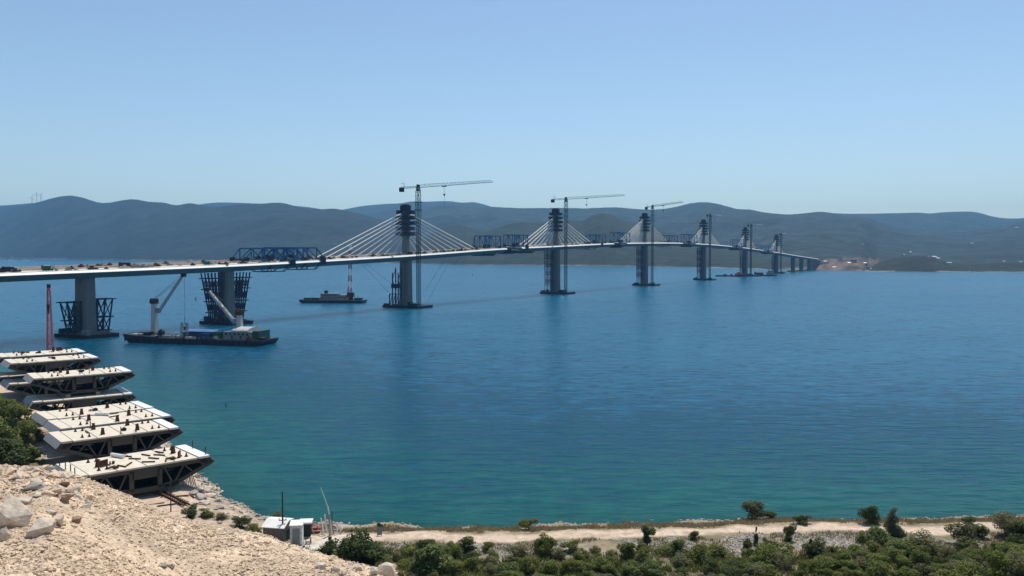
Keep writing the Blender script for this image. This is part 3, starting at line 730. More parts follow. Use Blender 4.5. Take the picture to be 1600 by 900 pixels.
truck(-318, -5, "dark green lorry on the left part of the deck, before the leftmost pier", 'green', 6, 2.5)
truck(-272, -4, "dark covered lorry on the deck right of the leftmost pier", 'dark', 6.5, 2.8)
truck(-338, -4, "dark lorry at the very left edge of the picture on the deck", 'dark', 5.5, 2.4)
truck(-214, -5, "teal green lorry on the deck above the left flank of the purple falsework", 'cranegreen', 5.5, 2.2)
truck(-2, -7, "small orange lorry below the tallest pylon on the deck", 'rust', 6, 2.2)
truck(246, -6, "white lorry on the deck left of the second pylon", 'white', 7, 2.6)
truck(330, -6, "white lorry on the deck right of the second pylon", 'white', 7, 2.6)
pm = []
for i in range(7):
    m = MB(); rd = random.Random(50 + i)
    L = rd.uniform(1.5, 5); n = rd.randint(2, 4)
    for k in range(n): m.box(-L/2 + rd.uniform(-.3, .3), L/2 + rd.uniform(-.3, .3), -rd.uniform(.5, 1.2), rd.uniform(.5, 1.2), k * .42 + .02, k * .42 + .4)
    m.box(-L*.3, L*.1, -.3, .4, n * .42 + .03, n * .42 + rd.uniform(.3, .9))
    pm.append([m.mesh("material_stack", M[c]) for c in ('deck', 'wood', 'rust', 'dark', 'cabin', 'segtop')])
rd = random.Random(4)
spots = [(rd.uniform(-345, -170), rd.uniform(-9, 9)) for _ in range(55)] + [(rd.uniform(-170, 110), rd.uniform(-8.5, -3.4)) for _ in range(80)] + [(rd.uniform(200, 400), rd.uniform(-8.5, -3)) for _ in range(26)]
for i, (s, off) in enumerate(spots):
    wts = (0, 0, 1, 1, 2, 3, 4, 5) if s < -170 else (0, 1, 2, 2, 2, 3, 3, 4)
    o = link("material_stack", rd.choice(pm)[rd.choice(wts)])
    on_deck(o, s, off, rd.choice((0, 0, .2, 1.57)))
    sc_ = rd.uniform(.5, 1.15); o.scale = (sc_, sc_, sc_ * 1.1)
    where = next(t for lim, t in ((-325, "at the left edge of the picture"), (-305, "beside the dark green lorry"), (-283, "above the leftmost pier"), (-262, "beside the dark covered lorry"), (-240, "right of the dark covered lorry"), (-217, "left of the teal lorry"), (-196, "right of the teal lorry"), (-170, "left of the long blue trusses"),
        (-140, "under the left half of the blue trusses"), (-112, "under the right half of the blue trusses"), (-80, "by the outer left stays"), (-45, "by the middle left stays"), (-12, "just left of the tallest pylon"), (14, "beside the tallest pylon"), (50, "by the inner right stays"), (85, "by the middle right stays"), (150, "by the outer right stays"), (245, "left of the second pylon"), (285, "near the second pylon"), (340, "right of the second pylon"), (999, "near the second length's right tip")) if s < lim)
    side = "near" if off < -3 else "far" if off > 3 else "middle"
    cn = {'deck_concrete': 'pale slab', 'weathered_timber': 'timber', 'rusty_steel': 'rusty steel', 'dark_steel': 'dark steel', 'grey_cabin_paint': 'grey panel', 'segment_top_paint': 'cream panel'}[o.data.materials[0].name]
    big = "large" if sc_ > .93 else "small" if sc_ < .7 else "medium"
    tag(o, f"{big} {cn} stack, {side} side of deck, {where}", "material stack", "building material on the bridge deck")

# ---- barges
def barge_hull(root, L, W, h, name="hull", m='hull', rake=5, bow=.9):
    pr = [(-L/2, -W/2, h + bow), (L/2, -W/2, h)]
    mm = MB(); rings = []
    for x, zt, zb, k in ((-L/2, h + bow, h + bow - 1.3, .92), (-L/2 + rake * .55, h + bow * .9, .3, .97), (-L/2 + rake, h + bow * .7, -1, 1), (-L*.2, h + .1, -1, 1), (L*.3, h, -1, 1), (L/2 - rake * .8, h, -1, 1), (L/2 - rake*.3, h, .2, .97), (L/2, h + .2, h - 1.0, .92)):
        a = W/2 * k; rings.append([(x, -a, zb), (x, a, zb), (x, a, zt), (x, -a, zt)])
    mm.loft(rings); return mm.build(name, M[m], root)
bg1 = thing("crane_barge", "long dark crane barge with two white cranes in front of the purple falsework", "barge", (-160.2, 434, 0), R(-15.2))
barge_hull(bg1, 80, 18, 2.9, rake=6, bow=1.6)
m = MB()
for k in range(22):
    x = -38 + k * 3.5; m.tube((x, -9.2, 1.0), (x, -9.2, 2.6), .45, n=6)
m.build("tyre_fender", M['rubber'], bg1)
def barge_crane(root, x, y, hgt, tip, boom_z, wide=2.9, thick=1.0, capcol='rust'):
    p = MB().taper(x, y, 2.9, hgt - 2.4, wide, wide, wide * .72, wide * .72).taper(x, y, 2.9, 4.6, wide * 1.35, wide * 1.35, wide, wide).build("pedestal", M['cranewhite'], root)
    MB().box(x - 1.6, x + 1.6, y - 1.6, y + 1.6, hgt - 2.4, hgt - .6).box(x - 1.7, x - .6, y - 1.2, y + 1.2, hgt - .6, hgt + .3).box(x + .6, x + 1.7, y - 1.2, y + 1.2, hgt - .6, hgt + .3).build("mast_head", M[capcol], p)
    MB().box(x + (1.3 if tip[0] > x else -3.2), x + (3.2 if tip[0] > x else -1.3), y - 1.2, y + 1.2, boom_z - .5, boom_z + 2.2).build("cab", M['cranegrey'], p)
    sg = 1 if tip[0] > x else -1; base = Vector((x + sg * 2.6, y, boom_z)); tp = Vector(tip)
    bm_ = MB().lattice(base, tp, thick, thick * .7, 13, .3).build("boom", M['cranewhite'], root)
    pl = MB()
    for f in (.22, .45, .7): pl.tube(base.lerp(tp, f), base.lerp(tp, f + .05), thick * .62, n=4)
    pl.build("boom_joint_plate", M['white'], bm_)
    bw = MB(); q0 = base.lerp(tp, .02); 
    for yy in (-.35, .35): bw.bar(base + Vector((0, yy * thick * 1.3, -thick*.35)), tp + Vector((0, yy * thick, -.3)), .34)
    bw.build("boom_chord", M['cranegrey'], bm_)
    MB().box(tp.x - 1.0, tp.x + 1.4, tp.y - .8, tp.y + .8, tp.z - 1.0, tp.z + .9).build("boom_head", M['dark'], bm_)
    for yy in (-.7, -.2, .3, .8):
        MB().tube((x, y + yy, hgt), tp.lerp(base, .04 + .22 * (yy + .7) / 1.5) + Vector((0, yy, .5)), .05, n=4).build("topping_rope", M['dark'], root)
    return tp
t1 = barge_crane(bg1, -28.2, 1, 22.2, (-8.8, -1, 35), 15.5)
t2 = barge_crane(bg1, 22.5, 1, 17.2, (2.6, 3, 27.5), 10.8, wide=2.9, thick=1.25)
for tp, zl in ((t1, 6.5), (t2, 12.0)):
    MB().tube((tp.x + .6, tp.y, tp.z - 1), (tp.x + .6, tp.y, zl + 1.8), .07, n=4).build("hoist_rope", M['dark'], bg1)
    MB().taper(tp.x + .6, tp.y, zl, zl + 1.8, .5, .5, 1.3, .9).build("hook_block", M['dark'], bg1)
MB().prism([(-2.5, 3), (-2.5, 6.0), (2.5, 6.6), (2.5, 3)], -8.5, 9.5).build("long_store", M['bluebox'], bg1)
MB().prism([(-2.7, 6.05), (2.7, 6.75), (2.7, 6.9), (-2.7, 6.2)], -8.8, 9.8).build("store_roof", M['bluelight'], bg1)
for i, (x0, x1, y0, y1, z1, c, nm) in enumerate(((5, 10.5, -7.5, -5, 5.7, 'bluebox', 'container'), (10.8, 15.8, -6, -1, 6.4, 'green', 'container'), (-26, -18, -3, 0, 4.2, 'navy', 'stowed_pipe_rack'), (-18, -13.5, -6.5, -4, 4.1, 'wood', 'timber_stack'),
        (-36.5, -33.2, -6.5, -3, 4.3, 'cranewhite', 'deck_locker'), (-33, -30.6, -6.5, -4, 4.6, 'cranewhite', 'deck_locker'), (-24.5, -21.5, -7, -5, 4.0, 'deck', 'deck_locker'), (-3, 3.6, -8.4, -6.8, 3.9, 'deck', 'timber_stack'), (-10, -7, -8.3, -6.5, 4.2, 'deck', 'timber_stack'))):
    MB().box(x0, x1, y0, y1, 2.95, z1).box(x0 + .3, x1 - .3, y0 + .3, y1 - .3, z1, z1 + .12).build(nm, M[c], bg1)
MB().box(-20.8, -18.4, -6, -3.6, 3.4, 6.0).taper(-19.6, -4.8, 6.0, 7.0, 2.2, 2.0, 1.0, 1.0).box(-20.9, -18.3, -6.1, -3.5, 2.95, 3.4).build("winch", M['dark'], bg1)
MB().box(-33.5, -27.5, -4.5, 4.5, 2.95, 5.2).box(-27.4, -24.5, -2.5, 2.5, 2.95, 4.6).build("machinery_house", M['dark'], bg1)
rdg = random.Random(9)
for i in range(26):
    x = rdg.uniform(-34, 36); y = rdg.uniform(-8.3, -6.2) if i % 2 else rdg.uniform(-5, 5)
    if 16 < x < 38 and y > -6.6: continue
    a, b_, h_ = rdg.uniform(.3, 1.6), rdg.uniform(.3, .8), rdg.uniform(.4, 1.6)
    MB().box(x - a, x + a, y - b_, y + b_, 2.93, 2.95 + h_).box(x - a * .5, x + a * .4, y - b_ * .6, y + b_ * .6, 2.95 + h_, 2.95 + h_ * 1.5).build("deck_gear", M[rdg.choice(('deck', 'navy', 'rust', 'cabin', 'wood', 'dark'))], bg1)
mt = MB()
for x in (-6.2, -3.2):
    mt.lattice((x, -6.2, 2.95), (x, -6.2, 11), 1.1, .8, 5, .16)
mt.box(-7, -2.4, -7, -5.4, 6.1, 6.4).bar((-6.2, -6.2, 10), (-3.2, -6.2, 10), .15).bar((-4.7, -6.2, 10), (-4.7, -6.2, 14), .14)
mt.build("lattice_mast", M['cranegrey'], bg1)
acc = MB().box(17.5, 33.5, -6, 6, 2.95, 6.9).build("deckhouse", M['cabin'], bg1)
for i in range(6):
    MB().box(18.6 + i * 2.4, 19.8 + i * 2.4, -6.06, -5.96, 5.2, 6.2).build("window", M['glass'], acc)
for x in (22, 27, 31.5):
    MB().box(x, x + .9, -6.06, -5.96, 3.0, 4.9).build("door", M['dark'], acc)
br = MB(); pr = [(6.2 * math.cos(t), 6.9 + 2.1 * math.sin(t)) for t in np.linspace(0, math.pi, 11)]
br.prism([(-y, z) for y, z in pr], 22.5, 31.5); br.build("barrel_roof", M['cranewhite'], acc)
MB().box(33.6, 37.2, -5, 5, 2.95, 7.4).build("stern_house", M['green'], bg1)
MB().box(37.2, 39.6, -5.5, -1, 3.2, 4.2).build("mooring_winch", M['dark'], bg1)
m = MB()
for x in np.arange(-36, 38, 2.6): m.bar((x, -8.7, 2.9), (x, -8.7, 4.1), .12)
m.bar((-36, -8.7, 4.1), (37, -8.7, 3.95), .1); m.build("guard_rail", M['cabin'], bg1)

bg2 = thing("crane_barge", "dark barge with grey cabins and a red-white lattice crane, left of the largest pylon", "barge", (-167, 791, 0), R(-4))
barge_hull(bg2, 60, 18, 2.6, rake=3, bow=.6)
for i, (x0, x1, z0, z1, c) in enumerate(((-11, 6, 2.6, 8.6, 'cabin'), (6, 13, 2.6, 7.2, 'cabin'), (-27, -20, 2.6, 4.6, 'green'), (-19, -12, 2.6, 4.4, 'navy'), (20.5, 27, 2.6, 4.6, 'green'))):
    o = MB().box(x0, x1, -4, 4, z0, z1).box(x0 - .2, x1 + .2, -4.3, 4.3, z1, z1 + .2).build("deckhouse", M[c], bg2)
    if c == 'cabin':
        for k in range(int((x1 - x0) / 2.2)):
            for zz in ((3.6, 6.3) if z1 > 8 else (4.6,)):
                MB().box(x0 + .5 + k * 2.2, x0 + 1.6 + k * 2.2, -4.06, -3.97, zz, zz + 1.1).build("window", M['glass'], o)
MB().box(-8, -5.4, -2, 2, 8.9, 11.4).build("bridge_house", M['navy'], bg2)
MB().box(-12, 14, -6.3, -5.3, 2.6, 4.0).build("stowed_timber", M['wood'], bg2)
MB().tube((16.5, 0, 2.6), (16.5, 0, 5.4), 2.2, n=10).box(13.6, 19.4, -2.6, 2.6, 5.4, 9.6).build("crane_house", M['rust'], bg2)
for k in range(8):
    z0_, z1_ = 8 + k * 5.8, 8 + (k + 1) * 5.8
    f0, f1 = k / 8, (k + 1) / 8
    p0, p1 = Vector((15.5 + 1.2 * f0, 0, z0_)), Vector((15.5 + 1.2 * f1, 0, z1_))
    MB().lattice(p0, p1, lerp(3.2, 1.6, f0), lerp(3.2, 1.6, f1), 2, .34).build("boom_length", M['white' if k % 2 else 'red'], bg2)
m = MB()
for x in np.arange(-28, 29, 3.5): m.bar((x, -8.6, 2.6), (x, -8.6, 3.9), .14)
m.bar((-28, -8.6, 3.9), (28, -8.6, 3.9), .12); m.build("guard_rail", M['dark'], bg2)

bg3 = thing("barge", "long low dark barge carrying red machinery beside the fourth and fifth pylon piers", "barge", ((1152 - 800) / F * 1700, 1700, 0), R(3))
barge_hull(bg3, 86, 18, 2.4, rake=4, bow=.3)
MB().box(-4, 16, -4, 3, 2.4, 6).box(0, 5, -3, 3, 6, 8.5).build("machinery", M['red'], bg3)
MB().box(18, 30, -4, 3, 2.4, 5.2).build("container", M['navy'], bg3)
MB().box(-28, -22, -2, 2, 2.4, 4.6).taper(-12, 0, 2.4, 5, 5, 4, 2, 2).build("winch", M['dark'], bg3)
bg4 = thing("barge", "dark barge with a pale deckhouse at its right end, right of the fifth pylon's pier", "barge", ((1193 - 800) / F * 1735, 1735, 0), R(3))
barge_hull(bg4, 50, 16, 2.4, rake=4, bow=.3)
MB().box(8, 20, -5, 5, 2.4, 8).box(10, 16, -4, 4, 8, 11).box(11, 12, -.5, .5, 11, 17).build("deckhouse", M['cabin'], bg4)
MB().prism([(-5, 2.4), (-4, 7), (4, 8), (5, 2.4)], -18, -2).build("spoil_heap", M['navy'], bg4)
# workboats and buoys
def boat(px, py, L, label, cols=('white', 'bluebox'), rz=0.0):
    p = at_z(px, py, 0); t = thing("motorboat", label, "boat", (p.x, p.y, 0), rz)
    h = L * .12; rings = []
    for x, w_, zb in ((-L/2, .42, 0), (-L*.1, .5, -.2), (L*.25, .4, -.1), (L*.42, .18, .2), (L/2, .02, h * .8)):
        a = L * .3 * w_ * 1.2; rings.append([(x, -a * .6, zb - .3), (x, a * .6, zb - .3), (x, a, h), (x, -a, h)])
    MB().loft(rings).build("hull", M[cols[0]], t)
    c = MB().taper(-L*.08, 0, h, h + L * .16, L * .34, L * .22, L * .24, L * .18).build("wheelhouse", M[cols[1]], t)
    return t
boat(12, 407.5, 16, "white motorboat far off at the left edge, leaving a wake", rz=.2)
boat(49, 407.6, 16, "white motorboat far off left, just right of another boat's wake", rz=.1)
boat(1233, 424.5, 14, "small pale workboat beyond the farthest pylon's platform")
wake_m = mat("wake_foam", (.75, .8, .82), 0.9, var=.2, scale=.2)
for px, L_ in ((16, 95), (44, 75)):
    p = at_z(px, 407.5, 0)
    tag(MB().prism([(-6, .02), (0, .5), (6, .02)], -L_/2, L_/2).build("wake", wake_m), kind="structure").location = (p.x, p.y, 0)
def buoy(px, py, r, label):
    p = at_z(px, py, 0); t = thing("buoy", label, "buoy", (p.x, p.y, 0), .3, None)
    MB().tube((0, 0, -.3), (0, 0, r * .8), r, r * .9, n=10).build("float", M['dark'], t)
    MB().tube((0, 0, r * .8), (0, 0, r * 3.2), r * .45, r * .16, n=8).tube((0, 0, r * 3.2), (0, 0, r * 3.8), r * .5, r * .3, n=8).build("topmark", M['dark'], t)
buoy(353, 635, .28, "small dark buoy on the teal water right of the stored deck segments")
buoy(738, 431, 1.1, "small dark buoy between the first and second pylons")
buoy(306, 469, .9, "small dark buoy left of the purple falsework")
buoy(881, 462, .8, "small dark buoy just below the second pylon's platform")

# ------------------------------------------------------------------ stored deck segments on the quay
def build_segment_meshes():
    D = {}
    W2 = 5.7
    D['top_plate'] = MB().box(-8.9, 8.9, -W2, W2, -.28, 0).mesh("top_plate", M['segtop'])
    seam = MB()
    for x in (-4.6, 0.2, 4.9): seam.box(x - .06, x + .06, -W2 + .02, W2 - .02, .001, .035)
    D['weld_seam'] = seam.mesh("weld_seam", M['segframe'])
    for nm, sg in (('L', -1), ('R', 1)):
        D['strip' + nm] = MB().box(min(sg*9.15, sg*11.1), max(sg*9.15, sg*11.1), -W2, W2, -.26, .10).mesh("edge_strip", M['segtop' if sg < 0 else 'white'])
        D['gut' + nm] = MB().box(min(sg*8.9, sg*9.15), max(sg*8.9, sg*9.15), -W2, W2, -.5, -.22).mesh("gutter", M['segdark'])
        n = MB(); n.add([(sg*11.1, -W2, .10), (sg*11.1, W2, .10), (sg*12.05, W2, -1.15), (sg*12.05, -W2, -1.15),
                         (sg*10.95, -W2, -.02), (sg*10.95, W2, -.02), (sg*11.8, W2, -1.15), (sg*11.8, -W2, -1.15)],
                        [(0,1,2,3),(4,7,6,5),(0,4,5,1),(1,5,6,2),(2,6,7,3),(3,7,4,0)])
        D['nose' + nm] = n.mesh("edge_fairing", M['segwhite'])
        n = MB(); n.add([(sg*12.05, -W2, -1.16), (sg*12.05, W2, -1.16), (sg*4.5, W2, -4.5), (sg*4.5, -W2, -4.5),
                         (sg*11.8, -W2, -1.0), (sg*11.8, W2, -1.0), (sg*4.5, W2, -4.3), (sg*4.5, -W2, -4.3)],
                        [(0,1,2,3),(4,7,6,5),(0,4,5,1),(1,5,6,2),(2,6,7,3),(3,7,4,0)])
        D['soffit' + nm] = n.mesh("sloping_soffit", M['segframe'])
    D['bottom'] = MB().box(-4.48, 4.48, -W2, W2, -4.5, -4.28).mesh("bottom_plate", M['segframe'])
    def frame(y, th=.28, full=True):
        m = MB()
        def bar(a, b, t):  # flat bar in the xz plane
            a = Vector((a[0], 0, a[1])); b = Vector((b[0], 0, b[1])); d = (b - a).normalized(); n = Vector((-d.z, 0, d.x)) * t / 2
            vs = []
            for yy in (y - th/2, y + th/2):
                for p in (a - n, a + n, b + n, b - n): vs.append((p.x, yy, p.z))
            m.add(vs, [(0,1,2,3),(4,7,6,5),(0,4,5,1),(1,5,6,2),(2,6,7,3),(3,7,4,0)])
        bar((-10.9, -.62), (10.9, -.62), .62)
        bar((-4.6, -4.02), (4.6, -4.02), .66)
        for s in (-1, 1):
            bar((s*11.5, -1.18), (s*4.6, -4.02), .62)
            bar((s*2.35, -.6), (s*2.35, -4.0), .75)
            bar((s*4.6, -3.9), (s*3.1, -.8), .26) ; bar((s*4.7, -3.9), (s*6.5, -.8), .26); bar((s*6.5, -.8), (s*8.1, -2.4), .22)
            bar((s*9.3, -.8), (s*11.3, -.9), .7); bar((s*9.6, -1.3), (s*10.9, -1.1), .5)
            bar((s*3.0, -4.0), (s*5.6, -3.75), .9)
        bar((-2.2, -1.5), (2.2, -1.5), 1.2 if full else .8)
        return m
    a = frame(-W2 + .16); D['hole'] = MB().tube((0, -W2 - .05, 0), (0, -W2 + .05, 0), .36, n=12).mesh("round_hole", M['segdark']); D['frameN'] = a.mesh("end_frame", M['segframe'])
    D['frameF'] = frame(W2 - .16).mesh("end_frame", M['segframe'])
    c = frame(0, .2, False)
    D['frameM'] = c.mesh("middle_frame", M['segdark'])
    rb = MB()
    for y in np.arange(-W2 + 1, W2, 1.15):
        rb.box(-8.8, 8.8, y - .05, y + .05, -.75, -.28)
    D['ribs'] = rb.mesh("deck_stiffener", M['segdark'])
    k = MB().box(-2.5, -2.2, -W2 + .4, W2 - .4, -4.25, -.8).box(2.2, 2.5, -W2 + .4, W2 - .4, -4.25, -.8)
    D['webs'] = k.mesh("web_plate", M['segdark'])
    D['lug'] = MB().tube((0, 0, 0), (0, 0, .75), .26, .05, n=7).tube((0, 0, 0), (0, 0, .08), .34, n=7).mesh("lifting_lug", M['rust'])
    D['stand'] = MB().taper(0, 0, 0, 1.2, .75, .62, .42, .38).box(-.28, .28, -.24, .24, 1.2, 1.3).mesh("tapered_stand", M['rust'])
    D['post'] = MB().tube((0, 0, 0), (0, 0, 1.5), .09, n=5).box(-.16, .16, -.16, .16, 0, .1).mesh("post", M['rust'])
    D['hose'] = MB().tube((-.9, 0, .25), (.5, .15, .25), .14, n=6).tube((-.6, .5, .2), (.7, .7, .25), .1, n=6).box(-.3, .5, -.6, -.2, 0.02, .4).mesh("loose_steel", M['rust'])
    D['beam'] = MB().box(-1.1, 1.1, -.12, .12, 0.01, .2).mesh("loose_beam", M['rust'])
    D['pipe'] = MB().tube((0, -1.6, .35), (0, 1.6, .35), .34, n=10).mesh("white_pipe", M['white'])
    D['drum'] = MB().tube((0, 0, .3), (0, .8, .3), .36, n=10).box(-.5, .5, .9, 1.3, 0, .35).mesh("cable_drum", M['dark'])
    D['leanplate'] = MB().box(-.8, .8, -.1, .1, 0, 1.1).box(-.8, .8, -.3, -.1, .0, .2).mesh("scrap_frame", M['rust'])
    return D
SD = build_segment_meshes()
def stored_segment(X, Y, z, th, label, items, lower=False):
    t = thing("stored_deck_segment", label, "bridge segment", (X, Y, z), th, "bridge deck segments stored on the quay")
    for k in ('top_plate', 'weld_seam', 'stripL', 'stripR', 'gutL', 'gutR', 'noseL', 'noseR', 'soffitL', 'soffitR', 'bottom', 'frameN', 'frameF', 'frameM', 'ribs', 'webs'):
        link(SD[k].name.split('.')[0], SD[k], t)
    for sx in (-1, 1):
        o = link('round_hole', SD['hole'], t); o.location = (sx * 10.3, 0, -.95)
    for it in items:
        o = link(SD[it[0]].name.split('.')[0], SD[it[0]], t); o.location = (it[1], it[2], .02); o.rotation_euler.z = it[3] if len(it) > 3 else 0
    return t
LUGS = [('lug', -6.9, -3.6), ('lug', -5.6, -3.5), ('lug', 6.4, -3.5), ('lug', 7.7, -3.6), ('lug', -6.6, 3.4), ('lug', -5.3, 3.4), ('lug', 6.4, 3.4), ('lug', 7.6, 3.4)]
S1 = LUGS + [('post', -11.0, -5.2), ('post', -10.9, -2.4), ('post', -10.9, .6), ('post', -11.0, 3.8), ('post', 10.8, -4.6), ('post', 10.9, 1.6), ('stand', -6.3, -.9, .8), ('stand', 6.9, .5, 2.4),
     ('loose', 0, 0)]
S1 = [q for q in S1 if q[0] != 'loose'] + [('leanplate', -5.4, -1.2, .5), ('leanplate', 6.6, -3.2, 1.0), ('beam', -.4, 3.4, 2.3), ('beam', .2, .5, 2.3), ('beam', 2.6, 2.0, 1.9), ('beam', 2.8, -1.4, 2.1), ('beam', -1.8, -2.8, .9), ('beam', 4.4, .4, 2.2), ('beam', 1.2, -3.4, 2.5),
     ('hose', -4.6, -3.8, .4), ('hose', -4.0, -.2, 1.2), ('hose', 5.0, -3.9, 0), ('pipe', -1.6, 3.9, .35), ('beam', 3.9, -4.2, 1.2), ('beam', -3.2, -3.4, 1.9), ('beam', 5.2, 2.6, 1.9)]
S2 = LUGS + [('stand', -3.0, -3.0), ('stand', 3.6, -3.0), ('stand', -3.2, 3.4), ('stand', 3.4, 3.4), ('post', -.1, -5.0), ('post', -3.4, 5.0), ('post', 2.8, -4.9), ('drum', 1.4, -2.2), ('beam', -5, 1, 1.57)]
S3B = LUGS + [('stand', -4.2, 0.5), ('stand', 4.1, .8), ('stand', 0.2, -4.4), ('beam', 1.2, 1.4, .2), ('pipe', -.4, 4.6, .7), ('beam', 2.0, 4.8, .1)]
S3A = LUGS + [('stand', 2.8, 1.0), ('stand', -3.9, -3.9), ('drum', -.2, -1.4), ('hose', -.9, -.8, .9)]
S5 = LUGS + [('stand', -3.0, -1.2), ('stand', -4.0, 2.6), ('stand', 3.4, 2.0), ('stand', 2.5, 4.6), ('post', -.6, -3.4), ('post', 1.6, -3.2), ('drum', .4, -.4), ('hose', .8, 1.8, 0)]
S6 = LUGS + [('drum', .3, -2.0), ('hose', 0, 1, 1)]
S7 = LUGS + [('drum', -4.6, 1.0), ('hose', -3.4, 2.2, .6), ('stand', 4.0, 3.2), ('drum', -.2, -1, 1.2), ('leanplate', 5.4, 2.6, .3), ('hose', 3.0, 0, 1.4)]
stored_segment(-66.2, 147.25, 9.81, .736, "nearest stored deck segment, with posts along both ends and scrap steel on top", S1)
stored_segment(-81.74, 172.96, 9.69, .69, "second nearest stored deck segment, single layer, with four dark tapered stands", S2)
stored_segment(-87.9, 184.1, 9.95, .715, "front segment of the touching pair of pale stored deck segments", S3B)
stored_segment(-95.6, 193.2, 10.1, .715, "rear segment of the touching pair of pale stored deck segments", S3A)
stored_segment(-110.4, 215.4, 15.63, .65, "upper segment of the two-high stack behind the touching pair", S5)
stored_segment(-109.0, 212.6, 10.35, .64, "shaded lower segment of the two-high stack behind the touching pair", [])
stored_segment(-133.0, 243.8, 15.66, .69, "upper front segment at the far end of the storage row", S6)
stored_segment(-141.9, 254.2, 16.1, .68, "rearmost stored deck segment, in front of the pink lattice boom", S7)
stored_segment(-131.5, 240.6, 10.4, .68, "shaded lower segment at the far end of the row, under the upper front one", [])
stored_segment(-140.4, 251.4, 10.8, .68, "shaded lower segment at the far end of the row, under the rearmost one", [])
for i, (X, Y, zb, th, lb) in enumerate(((-66.2, 147.25, 5.3, .736, "nearest stored segment"), (-81.74, 172.96, 5.2, .69, "second nearest stored segment"), (-87.9, 184.1, 5.4, .715, "front one of the touching pair"), (-95.6, 193.2, 5.6, .715, "rear one of the touching pair"), (-109.0, 212.6, 5.8, .64, "two-high stack"), (-131.5, 240.6, 5.9, .68, "far front stack"), (-140.4, 251.4, 6.3, .68, "rearmost stack"))):
    for sx in (-1, 1):
        for sy in (-1, 1):
            ox, oy = sx * 3.4, sy * 3.6
            x, y = X + ox * math.cos(th) - oy * math.sin(th), Y + ox * math.sin(th) + oy * math.cos(th)
            gz = ground(x, y) - .2
            o = MB().taper(0, 0, 0, zb - gz - .3, 1.5, 1.5, 1.3, 1.3).box(-.8, .8, -.8, .8, zb - gz - .3, zb - gz).build("support_block", M['conc'])
            o.location = (x, y, gz); o.rotation_euler.z = th
            tag(o, "concrete support block under the " + lb, "support block", "support blocks under the stored segments")
for (X, Y, z, th) in ((-110.0, 214.4, 10.37, .65), (-132.3, 242.4, 10.42, .69), (-141.2, 253.0, 10.83, .68)):
    for k, ox in enumerate((-3.4, 3.4)):
        x, y = X + ox * math.cos(th), Y + ox * math.sin(th)
        o = MB().box(-.5, .5, -4.6, 4.6, 0, .72).build("spacer_beam", M['wood']); o.location = (x, y, z); o.rotation_euler.z = th
        tag(o, "timber spacer beam between the two layers of a segment stack", "spacer beam", "spacer beams in the segment stacks")

# pink lattice boom of the crawler crane behind the segments
p = at_Y(75.5, 545, 268)
cr_ = thing("crawler_crane", "crawler crane behind the rear segments, only its pink lattice boom showing", "crane", (p.x, 268, ground(p.x, 268)), .3)
cr_.location.z = max(cr_.location.z, 2.0)
MB().box(-2.4, -1.2, -3.4, 3.4, 0, 1.2).box(1.2, 2.4, -3.4, 3.4, 0, 1.2).build("crawler_track", M['rubber'], cr_)
MB().box(-1.9, 1.9, -4.2, 2.4, 1.25, 3.6).build("machine_body", M['pink'], cr_)
MB().box(.6, 1.9, 2.4, 3.9, 1.3, 3.4).build("cab", M['glass'], cr_)
bo = MB().lattice((0, 2.4, 2.4), (0, 2.4, 31.2), 2.0, .8, 22, .2, .13).taper(0, 2.4, 31.2, 32.6, 1.1, 1.1, .7, .7)
ybo = bo.build("boom", M['pink'], cr_)
MB().box(-.5, .5, 2.0, 2.8, 32.2, 33.4).build("boom_head", M['dark'], cr_)
MB().taper(0, 1.2, 24, 27, .3, .3, .9, .7).tube((0, 1.2, 27), (0, 1.4, 32), .07, n=4).build("hook_block", M['dark'], cr_)

# ------------------------------------------------------------------ gravel mound in the foreground
def edgeD(k):
    px = 800 + k * F
    return interp([(-400, 32), (0, 29), (90, 28.4), (250, 26.3), (350, 25.4), (450, 25), (560, 24.2), (620, 23.2), (660, 22), (800, 19)], px)
def mound_top(k, D):
    px = 800 + k * F
    t_ = interp([(-400, .235), (0, .2485), (60, .2495), (100, .259), (150, .271), (200, .286), (250, .305), (300, .3145), (350, .324), (400, .3285), (450, .341), (500, .353), (560, .366), (620, .381), (700, .41), (800, .45)], px)
    De = edgeD(k); ze = H - t_ * De           # crest height
    base = ze + (De - D) * .115
    near = 44.2 - .40 * D
    return max(base, near)
def mound_xy(X, Y):
    D = max(Y, .5); k = X / D
    De = edgeD(k)
    bump = .22 * fnoise(X, Y, .35, 3, 11) + .07 * fnoise(X, Y, 1.7, 3, 12)
    z = mound_top(k, min(D, De))
    # shallow hollow with the boulders on the left
    if D > De: z -= (D - De) * .80 + .1
    else: z -= max(0, 1.2 - (De - D)) ** 2 * .10
    fade = 1 if D < De - 1.5 else .4
    return z + bump * fade
ks = np.linspace(-.98, .06, 220); Ds = np.concatenate([np.arange(2, 14, 1.0), np.arange(14, 34, .11), np.arange(34, 62, 2)])
P = np.zeros((len(Ds), len(ks), 3)); K = np.zeros_like(P)
for i, D in enumerate(Ds):
    for j, k in enumerate(ks):
        x, y = k * D, D
        z = mound_xy(x, y)
        g = .045 * N.noise(Vector((x * 6, y * 6, 1))) + .03 * N.noise(Vector((x * 13, y * 13, 2)))
        P[i, j] = (x, y, max(z + g, -2))
        v = 1 + .30 * fnoise(x, y, .9, 3, 31) + .22 * fnoise(x, y, .22, 2, 37)
        c = np.array((.60, .46, .325)) * v
        rd_ = math.exp(-((x + 14.2) ** 2 + (y - 25.7) ** 2 * .35) / .8) if D > 10 else 0
        c = c * (1 - rd_ * .8) + np.array((.56, .30, .20)) * rd_ * .8
        lw = max(0, fnoise(x, y, .25, 3, 44)) * 1.2
        c = c * (1 - min(lw, .6)) + np.array((.60, .50, .38)) * min(lw, .6)
        K[i, j] = c
